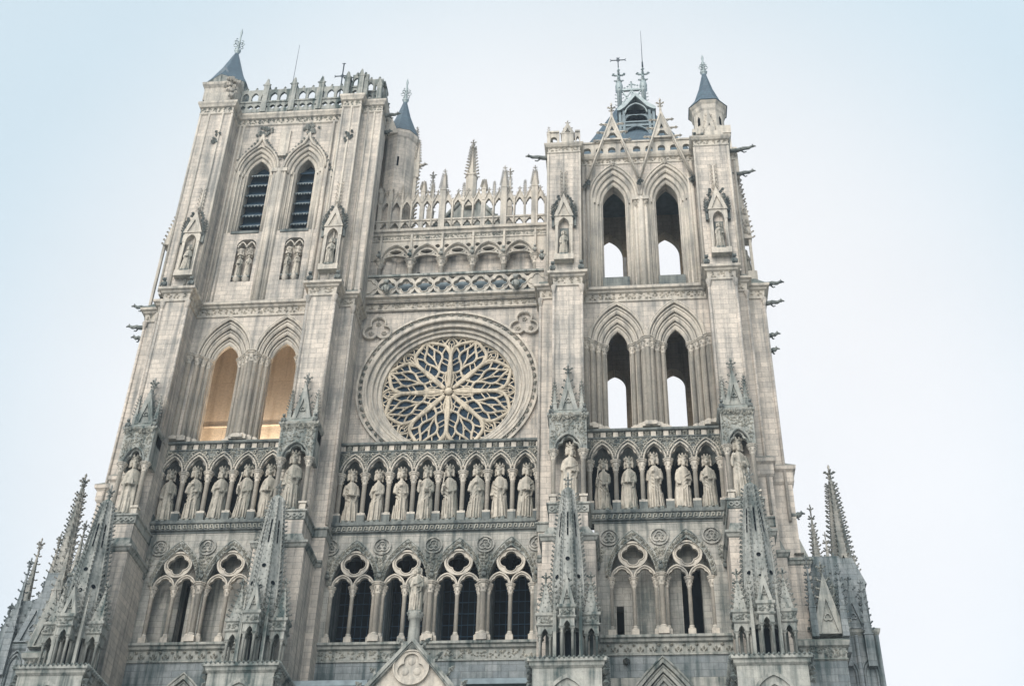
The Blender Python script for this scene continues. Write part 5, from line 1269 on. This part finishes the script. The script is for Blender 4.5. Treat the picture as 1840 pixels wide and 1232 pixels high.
# ------------------------------------------------------------------ statues
def statue(x, y, z, h, seed, crown=True, arms='chest', mantle=1, beard=True, wings=False, turn=0.0, wide=1.0, broken=False, mat=None):
    """standing robed figure: one continuous carved body, the crown (and wings) as its parts. h = height to the top of the head"""
    rg_ = random.Random(seed); mb = MB(); n = 64; mat = mat or rg_.choice(('king', 'king', 'kingb', 'kingb', 'kingc')); k = h / 3.25
    nf = rg_.choice((7, 8, 9)); p0 = rg_.uniform(0, 6); sway = rg_.uniform(-.11, .11); slim = rg_.uniform(.9, 1.06); hem = rg_.uniform(.9, 1.12); low = rg_.uniform(.35, .95)
    prof = [(0, .47, .35, 1), (.05, .49, .37, 1), (.25, .465, .35, 1), (.45, .45, .335, 1), (.65, .435, .32, .95), (.85, .425, .31, .9), (1.0, .415, .3, .85), (1.15, .405, .29, .75), (1.35, .395, .28, .65), (1.5, .39, .275, .55), (1.7, .385, .27, .45), (1.85, .38, .265, .35), (2.0, .375, .26, .2), (2.2, .37, .25, .12), (2.36, .355, .235, .05), (2.48, .31, .2, 0), (2.58, .2, .16, 0), (2.64, .12, .12, 0), (2.72, .115, .12, 0)]
    vs = []
    for zz, rx, ry, f in prof:
        cx = sway * sin(zz / 2.6 * pi)
        for i in range(n):
            a = 2 * pi * i / n; fr = slim * (1 + (hem - 1) * max(0, 1 - zz / 1.2)) * (1 + f * (.17 * (1 - 2 * abs(sin(nf * .5 * a + p0 + .4 * sin(zz * 1.3)))) + .05 * sin(2 * nf * a + p0 * 2)))
            # mantle hanging diagonally over one shoulder
            u = zz - (low + .55 + .75 * cos(a) * mantle); fr += .10 * min(1, max(0, u / .12)) * min(1, max(0, (2.3 - zz) / .4))
            vs.append(((cx + rx * fr * cos(a)) * wide, ry * fr * sin(a), zz))
    m = len(prof)
    mb.add(vs, [(r * n + i, r * n + (i + 1) % n, (r + 1) * n + (i + 1) % n, (r + 1) * n + i) for r in range(m - 1) for i in range(n)] + [tuple(range(n - 1, -1, -1)), tuple((m - 1) * n + i for i in range(n))])
    # deep tubular pleats of the skirt, cross folds of the mantle
    for i in range(9):
        a = -pi + (i + .5) * pi / 9; r = 1.02; xx = .42 * cos(a) * wide; yy = .32 * sin(a)
        tube(mb, [(xx * 1.18, yy * 1.2, .02), (xx * 1.08, yy * 1.1, .5), (xx * .98, yy * 1.02, rg_.uniform(.8, 1.5))], rg_.uniform(.035, .06), 6, r2=.022)
    for i in range(4):
        z0 = 1.95 - i * .22; tube(mb, [(-.33 * mantle * wide, -.12, z0 + .25), (-.05 * mantle, -.3, z0 - .02), (.34 * mantle * wide, -.12, z0 - .42 - .04 * i)], .045, 6, r2=.03)
    # head: skull, face, nose, brow, ears, hair, beard
    hz = 2.98; ct, st = cos(turn), sin(turn)
    def H(a, b, c): return (a * ct - b * st, a * st + b * ct - .03, hz + c)
    ball(mb, H(0, 0, 0), .2, .21, .28, 12, 9); ball(mb, H(0, -.1, -.13), .12, .12, .12, 9, 6)
    tube(mb, [H(0, -.18, .07), H(0, -.235, -.03)], .03, 5, r2=.045)
    for sx in (-1, 1):
        ball(mb, H(sx * .075, -.175, .055), .04, .03, .028, 7, 5); tube(mb, [H(sx * .02, -.2, .105), H(sx * .13, -.165, .1)], .026, 5)
        ball(mb, H(sx * .11, -.13, -.06), .07, .06, .06, 7, 5); ball(mb, H(sx * .19, .0, .0), .03, .05, .07, 6, 5)
        tube(mb, [H(sx * .17, .02, .16), H(sx * .22, .02, -.02), H(sx * .2, .03, -.2), H(sx * .25, -.02, -.28)], .085, 7, r2=.06)
    tube(mb, [H(-.05, -.205, -.105), H(.05, -.205, -.105)], .018, 5)
    if beard:
        ball(mb, H(0, -.13, -.23), .1, .09, .14, 8, 6)
        for sx in (-1, 1): tube(mb, [H(sx * .04, -.19, -.17), H(sx * .06, -.16, -.36)], .035, 5)
    if not crown: ball(mb, H(0, .03, .08), .2, .2, .22, 10, 7)
    # arms in wide sleeves, hands with fingers
    def arm(sx, el, hand, hold=None):
        tube(mb, [(sx * .29 * wide, .0, 2.38), (sx * .38 * wide, -.02, 2.1), el], .115, 8, r2=.1)
        tube(mb, [el, tuple((a + b) / 2 for a, b in zip(el, hand)), hand], .1, 8, r2=.065)
        tube(mb, [tuple(a * .6 + b * .4 for a, b in zip(el, hand)), tuple(a * .55 + b * .45 + c for a, b, c in zip(el, hand, (0, .02, -.32)))], .1, 7, r2=.05)
        if broken and sx < 0: return
        ball(mb, hand, .075, .06, .085, 7, 5)
        for f in range(4): tube(mb, [(hand[0] - sx * .03 + .0, hand[1] - .04, hand[2] + .05 - f * .035), (hand[0] - sx * .11, hand[1] - .06, hand[2] + .045 - f * .036), (hand[0] - sx * .13, hand[1] - .02, hand[2] + .03 - f * .034)], .02, 5)
        tube(mb, [(hand[0], hand[1] - .03, hand[2] + .07), (hand[0] - sx * .05, hand[1] - .07, hand[2] + .13)], .022, 5)
    A = dict(chest=(( -.5, -.1, 1.78), (-.14, -.36, 1.92), (.5, -.1, 1.78), (.16, -.36, 1.72)),
             sceptre=((-.5, -.12, 1.75), (-.3, -.38, 2.0), (.5, -.1, 1.75), (.12, -.36, 1.62)),
             strap=((-.5, -.1, 1.75), (-.06, -.34, 2.2), (.5, -.08, 1.75), (.26, -.38, 1.68)),
             book=((-.5, -.1, 1.72), (-.1, -.4, 1.66), (.5, -.1, 1.72), (.12, -.4, 1.62)),
             low=((-.5, -.05, 1.75), (-.38, -.3, 1.45), (.5, -.08, 1.75), (.2, -.36, 1.75)),
             raised=((-.52, -.12, 1.85), (-.34, -.34, 2.3), (.5, -.1, 1.75), (.14, -.38, 1.7)))[arms]
    w_ = lambda p: (p[0] * wide * (.84 if abs(p[0]) > .45 else 1), p[1], p[2])
    arm(-1, w_(A[0]), w_(A[1])); arm(1, w_(A[2]), w_(A[3]))
    if arms == 'sceptre': p = w_(A[1]); tube(mb, [(p[0] - .02, p[1] - .03, p[2] - .35), (p[0], p[1], p[2]), (p[0] + .05, p[1] + .1, p[2] + .75)], .038, 6); ball(mb, (p[0] + .05, p[1] + .1, p[2] + .78), .075)
    if arms == 'book': hexa(mb, [(-.14, -.5, 1.6), (.16, -.5, 1.56), (.16, -.34, 1.56), (-.14, -.34, 1.6), (-.14, -.46, 1.95), (.16, -.46, 1.91), (.16, -.32, 1.91), (-.14, -.32, 1.95)])
    if arms == 'raised': p = w_(A[3]); ball(mb, (p[0], p[1] - .05, p[2] + .1), .12)
    # feet and the block underfoot
    for sx in (-1, 1): ball(mb, (sx * .16, -.36, .02), .09, .15, .07, 8, 5)
    o = bpy.data.objects.new('stone_statue', mb.mesh('stone_statue', M[mat])); C.objects.link(o)
    md = o.modifiers.new('m', 'REMESH'); md.mode = 'VOXEL'; md.voxel_size = .02; md.use_smooth_shade = True
    dg = bpy.context.evaluated_depsgraph_get(); me = bpy.data.meshes.new_from_object(o.evaluated_get(dg)); o.modifiers.clear(); o.data = me
    if not me.materials: me.materials.append(M[mat])
    o.location = (x, y, z); o.scale = (k, k, k)
    if crown:
        cb = MB(); cz = hz + .13
        lathe(cb, 0, -.03, [(.2, cz), (.215, cz + .06), (.205, cz + .07), (.22, cz + .12)], 14)
        for i in range(8):
            a = 2 * pi * i / 8 + pi / 8; c0 = (.22 * cos(a), .22 * sin(a) - .03, cz + .09)
            hexa(cb, [tuple(c0[j] + d[j] for j in range(3)) for d in ((-.06, -.025, 0), (.06, -.025, 0), (.06, .025, 0), (-.06, .025, 0), (-.035, -.02, .1), (.035, -.02, .1), (.035, .02, .1), (-.035, .02, .1))])
            ball(cb, (c0[0] * 1.05, c0[1] * 1.05, c0[2] + .11), .045, nu=6, nv=4)
        part('crown', cb, M[mat], o)
    bs_ = MB(); box(bs_, -.42, .42, -.4, .36, -.16, .03); part('plinth', bs_, M['trimlow'], o)
    if wings:
        for sx in (-1, 1):
            wb = MB(); pts = [(sx * .1, .22, 2.35), (sx * .34, .3, 2.75), (sx * .6, .32, 2.6), (sx * .66, .3, 2.0), (sx * .52, .26, 1.1), (sx * .36, .24, .7), (sx * .2, .22, 1.5)]
            b = [(p[0], p[1] + .1, p[2]) for p in pts]; nn = len(pts)
            f = [tuple(range(nn)) if sx < 0 else tuple(range(nn))[::-1], tuple(range(nn, 2 * nn))[::-1] if sx < 0 else tuple(range(nn, 2 * nn))]
            wb.add(pts + b, f + [(i, (i + 1) % nn, nn + (i + 1) % nn, nn + i) for i in range(nn)])
            for i in range(6): tube(wb, [(sx * (.2 + .07 * i), .2, 2.5 - .05 * i), (sx * (.3 + .06 * i), .22, 1.0 + .2 * i)], .035, 5)
            part('wing', wb, M[mat], o)
    return o
ARM = ['chest', 'sceptre', 'strap', 'book', 'low', 'raised']
LOOK = dict(chest='both hands folded on his chest', sceptre='a sceptre upright at his shoulder', strap='one hand at the mantle strap under his chin', book='a block held in both hands', low='one arm hanging low', raised='one hand lifted to his shoulder')
ORD = ['first', 'second', 'third', 'fourth', 'fifth', 'sixth', 'seventh', 'eighth']
def king(x, y, h, seed, arms, label, mantle, turn, beard=True, wide=.88, z=32.24, group='kings in the gallery niches'):
    q = random.Random(seed + 500); o = statue(x, y, z, h, seed, True, arms, mantle, beard, False, turn * 2.2, wide * q.uniform(.93, 1.05)); o.rotation_euler = (0, q.uniform(-.035, .035), q.uniform(-.3, .3)); tag(o, label, 'statue', group); return o
LOOK = dict(chest='arms folded on chest', sceptre='upright sceptre at shoulder', strap='hand at his throat', book='block held in front', low='one arm hanging', raised='hand lifted to shoulder')
def row(centres, y, spec, seed, name):
    for i, (c, (a, mt, tn, h, bd)) in enumerate(zip(centres, spec)):
        king(c, y, h, seed + i, a, 'crowned stone king, %s, %s from left in the %s' % (LOOK[a], ORD[i], name), mt, tn, bd)
row(KC, .83, [('book', 1, .1, 3.0, 1), ('chest', -1, .25, 2.95, 0), ('strap', 1, .1, 3.05, 0), ('raised', -1, -.1, 3.12, 1), ('sceptre', 1, 0, 3.15, 1), ('strap', -1, .1, 3.12, 0), ('low', 1, 0, 3.15, 1), ('book', -1, .1, 3.1, 1)], 20, 'middle row of eight')
row(KR, .22, [('sceptre', 1, .1, 2.85, 0), ('book', -1, 0, 2.95, 1), ('strap', 1, -.05, 3.15, 1), ('low', -1, 0, 3.05, 1), ('chest', 1, .05, 2.95, 0)], 40, 'right row of five')
row(sorted(-c for c in KL), .22, [('low', 1, .15, 2.95, 0), ('strap', -1, .2, 3.1, 1), ('chest', 1, -.1, 3.05, 1), ('sceptre', -1, .05, 3.1, 1), ('book', 1, .1, 3.1, 0)], 60, 'left row of five')
for i, (c, a, w) in enumerate(((-14.99, 'book', 'far left buttress'), (-6.765, 'low', 'buttress left of the rose window'), (6.765, 'chest', 'buttress right of the rose window'), (14.99, 'raised', 'far right buttress'))):
    king(c, -1.85, 3.3, 80 + i, a, 'larger stone king in the canopied niche on the %s' % w, 1 if i % 2 else -1, .1, True, .95, 31.5, 'kings in the buttress niches')
# angel on top of the portal gable
tag(statue(.15, -3.9, 25.2, 2.2, 99, False, 'chest', -1, False, True, .1, .9), 'winged stone angel standing on the tip of the middle portal gable', 'statue')
# small figures in the upper niches and panels
for x, z, h, a, lb in ((-15.1, 47.75, 1.9, 'book', 'small worn stone figure in the niche at the outer edge of the left tower'), (-6.75, 47.75, 2.0, 'chest', 'small pale stone figure in the canopied niche right of the louvred windows'), (6.52, 47.75, 1.8, 'low', 'small stone figure in the niche on the left edge of the right tower'), (15.17, 47.75, 1.9, 'strap', 'small stone figure in the niche on the right edge of the right tower')):
    tag(statue(x, -1.1, z, h, int(z * 10 + x * 7), False, a, 1, True, False, 0, .9), lb, 'statue', 'figures in the upper buttress niches')
tag(statue(16.72, 1.0, 47.55, 1.8, 5, False, 'low', 1, True, False, .5, .8), 'stone figure under the open canopy on the outer right flank, sky showing behind it', 'statue')
for x, a, lb in ((-12.57, 'book', 'left stone figure of the pair below the left louvred window'), (-12.03, 'chest', 'right stone figure of the pair below the left louvred window'), (-9.69, 'low', 'left stone figure of the pair below the right louvred window'), (-9.15, 'strap', 'right stone figure of the pair below the right louvred window')):
    tag(statue(x, .42, 48.35, 1.85, int(-x * 31), False, a, 1 if x < -10 else -1, True, False, 0, .62), lb, 'statue', 'paired figures in the tower panels')

# ------------------------------------------------------------------ ironwork on the roofs
def cross(x, y, z0, z1, r, label, vane=False):
    root = tag(empty('roof_cross', None, (x, y, z0)), label, 'cross'); h = z1 - z0
    mb = MB(); tube(mb, [(0, 0, 0), (0, 0, h)], r, 6); part('shaft', mb, M['iron'], root)
    mb = MB(); za = h * .8; tube(mb, [(-.5, 0, za), (.5, 0, za)], r * .9, 6)
    for sx in (-1, 1):
        for dz in (-.1, .1): tube(mb, [(sx * .42, 0, za), (sx * .55, 0, za + dz)], r * .6, 4)
        tube(mb, [(sx * .15, 0, za), (0, 0, za + .18)], r * .5, 4); tube(mb, [(sx * .15, 0, za), (0, 0, za - .18)], r * .5, 4)
        tube(mb, [(0, 0, h - .08), (sx * .12, 0, h)], r * .6, 4)
    part('crossbar', mb, M['iron'], root)
    if z0 < 68: mb = MB(); lathe(mb, 0, 0, [(.2, 0), (.16, .8), (.1, 1.0), (.05, 1.3)], 6); part('foot', mb, M['lead'], root)
    return root
cross(-9.0, 3.3, 63.4, 69.9, .045, 'thin iron cross on the roof of the left tower')
cross(9.98, 4.6, 69.2, 70.4, .04, 'small iron cross on the left finial post of the roof lantern')
for x, y, z0, z1, dx, lb in ((-12.4, 3.2, 63.3, 72.0, 0, 'thin lightning rod rising from the left tower between two pinnacles'), (11.64, 4.6, 69.3, 73.1, 0, 'tall thin lightning rod on the right finial post of the roof lantern')):
    mb = MB(); tube(mb, [(0, 0, 0), (dx, 0, z1 - z0)], .03, 5, r2=.012); lathe(mb, 0, 0, [(.07, 0), (.06, .5), (.03, .6)], 6)
    o = part('lightning_rod', mb, M['iron']); o.location = (x, y, z0); tag(o, lb, 'lightning rod', 'lightning rods')
# added lamp standing in for the unknown warm light in the left tower room
fl = tag(empty('added_lamp', None, (-10.9, 3.2, 36.25)), 'unseen warm lamp added inside the left tower to light its lower room', 'added_lamp')
mb = MB(); box(mb, -.35, .35, -.12, .12, .12, .42); box(mb, -.05, .05, -.05, .05, 0, .12); part('housing', mb, M['iron'], fl)  # unseen fixture made up for the added lamp
ld = bpy.data.lights.new('lamp', 'AREA'); ld.shape = 'RECTANGLE'; ld.size = 4.5; ld.size_y = .3; ld.energy = LAMP; ld.color = (1.0, .82, .60)
lo = bpy.data.objects.new('lamp', ld); C.objects.link(lo); lo.parent = fl; lo.location = (0, 0, .5); lo.rotation_euler = (radians(140), 0, 0)

# keep the tree to thing > part > sub-part
def depth(o):
    k = 0
    while o.parent: o = o.parent; k += 1
    return k
for o in list(C.objects):
    while depth(o) > 2: o.parent = o.parent.parent

# ------------------------------------------------------------------ ground, light, sky, camera
mb = MB(); mb.add([(-400, -300, 0), (400, -300, 0), (400, 500, 0), (-400, 500, 0)], [(0, 1, 2, 3)])
tag(part('ground', mb, M['ground']), None, None, None, 'structure')

w = bpy.data.worlds.new('World'); bpy.context.scene.world = w; w.use_nodes = True; nt = w.node_tree
bg = nt.nodes['Background']; sky = nt.nodes.new('ShaderNodeTexSky'); sky.sky_type = 'NISHITA'; sky.sun_disc = False
sky.sun_elevation = radians(SUN_EL); sky.sun_rotation = radians(SUN_AZ); sky.air_density = 1.0; sky.dust_density = 2.5; sky.ozone_density = 1.0
tcw = nt.nodes.new('ShaderNodeTexCoord'); cl = nt.nodes.new('ShaderNodeTexNoise'); cl.inputs['Scale'].default_value = 2.2; cl.inputs['Detail'].default_value = 6; cl.inputs['Roughness'].default_value = .5
nt.links.new(tcw.outputs['Generated'], cl.inputs['Vector'])
dp = nt.nodes.new('ShaderNodeVectorMath'); dp.operation = 'DOT_PRODUCT'; nt.links.new(tcw.outputs['Generated'], dp.inputs[0]); dp.inputs[1].default_value = Vector((-.06, .86, .46)).normalized()
mr = nt.nodes.new('ShaderNodeMapRange'); nt.links.new(dp.outputs['Value'], mr.inputs[0]); mr.inputs[1].default_value = .87; mr.inputs[2].default_value = .965; mr.inputs[3].default_value = 0; mr.inputs[4].default_value = 1; mr.interpolation_type = 'SMOOTHSTEP'
mc = nt.nodes.new('ShaderNodeMath'); mc.operation = 'MULTIPLY_ADD'; nt.links.new(cl.outputs['Fac'], mc.inputs[0]); mc.inputs[1].default_value = .2; mc.inputs[2].default_value = .9
ma = nt.nodes.new('ShaderNodeMixRGB'); nt.links.new(mr.outputs[0], ma.inputs[0]); ma.inputs[1].default_value = (*VEDGE, 1); ma.inputs[2].default_value = (1, 1, 1, 1)
hs = nt.nodes.new('ShaderNodeHueSaturation'); hs.inputs['Saturation'].default_value = SKY_SAT
nt.links.new(sky.outputs[0], hs.inputs['Color']); 
veil = nt.nodes.new('ShaderNodeMixRGB'); veil.inputs[0].default_value = VEIL; veil.inputs[2].default_value = (*VCOL, 1)   # thin high overcast whitening the sky
nt.links.new(hs.outputs[0], veil.inputs[1]); cm = nt.nodes.new('ShaderNodeVectorMath'); cm.operation = 'SCALE'; vm = nt.nodes.new('ShaderNodeVectorMath'); vm.operation = 'MULTIPLY'; nt.links.new(veil.outputs[0], vm.inputs[0]); nt.links.new(ma.outputs[0], vm.inputs[1]); nt.links.new(vm.outputs[0], cm.inputs[0]); nt.links.new(mc.outputs[0], cm.inputs['Scale']); nt.links.new(cm.outputs[0], bg.inputs[0]); bg.inputs[1].default_value = SKY_ST
sl = bpy.data.lights.new('sun', 'SUN'); sl.energy = SUN_ST; sl.angle = radians(SUN_AN); sl.color = (1, .93, .85)
so_ = bpy.data.objects.new('sun', sl); C.objects.link(so_)
# direction towards the sun: azimuth measured clockwise from +Y
d = Vector((sin(radians(SUN_AZ)) * cos(radians(SUN_EL)), cos(radians(SUN_AZ)) * cos(radians(SUN_EL)), sin(radians(SUN_EL))))
so_.rotation_euler = d.to_track_quat('Z', 'Y').to_euler(); so_.location = (0, 0, 120)

cd = bpy.data.cameras.new('camera'); cam = bpy.data.objects.new('camera', cd); C.objects.link(cam)
pit, yaw, rol = 0.6396840678, 0.1074083749, 0.0278140526
f = Vector((-sin(yaw) * cos(pit), cos(yaw) * cos(pit), sin(pit))); r = Vector((cos(yaw), sin(yaw), 0)); u = r.cross(f)
r2 = r * cos(rol) + u * sin(rol); u2 = -r * sin(rol) + u * cos(rol)
cam.matrix_world = Matrix(((r2.x, u2.x, -f.x, 9.586538), (r2.y, u2.y, -f.y, -55.138668), (r2.z, u2.z, -f.z, 1.36), (0, 0, 0, 1)))
cd.sensor_fit = 'HORIZONTAL'; cd.sensor_width = 36; cd.lens = 36 * 2300 / 1840; cd.clip_end = 2000; cd.clip_start = .1
sc = bpy.context.scene; sc.camera = cam
sc.view_settings.view_transform = 'Standard'; sc.view_settings.look = 'None'; sc.view_settings.exposure = EXPO; sc.view_settings.gamma = 1
# morning air
if HAZE > 0:
    mb = MB(); box(mb, -420, 420, -320, 520, -1, 80)
    hm, hnt, hb = nodes('pale_air'); hnt.nodes.remove(hb)
    pv = hnt.nodes.new('ShaderNodeVolumePrincipled'); pv.inputs['Color'].default_value = (.80, .90, 1, 1); pv.inputs['Density'].default_value = HAZE; pv.inputs['Anisotropy'].default_value = .3
    hnt.links.new(pv.outputs[0], hnt.nodes['Material Output'].inputs['Volume'])
    tag(part('haze', mb, hm), None, None, None, 'stuff')
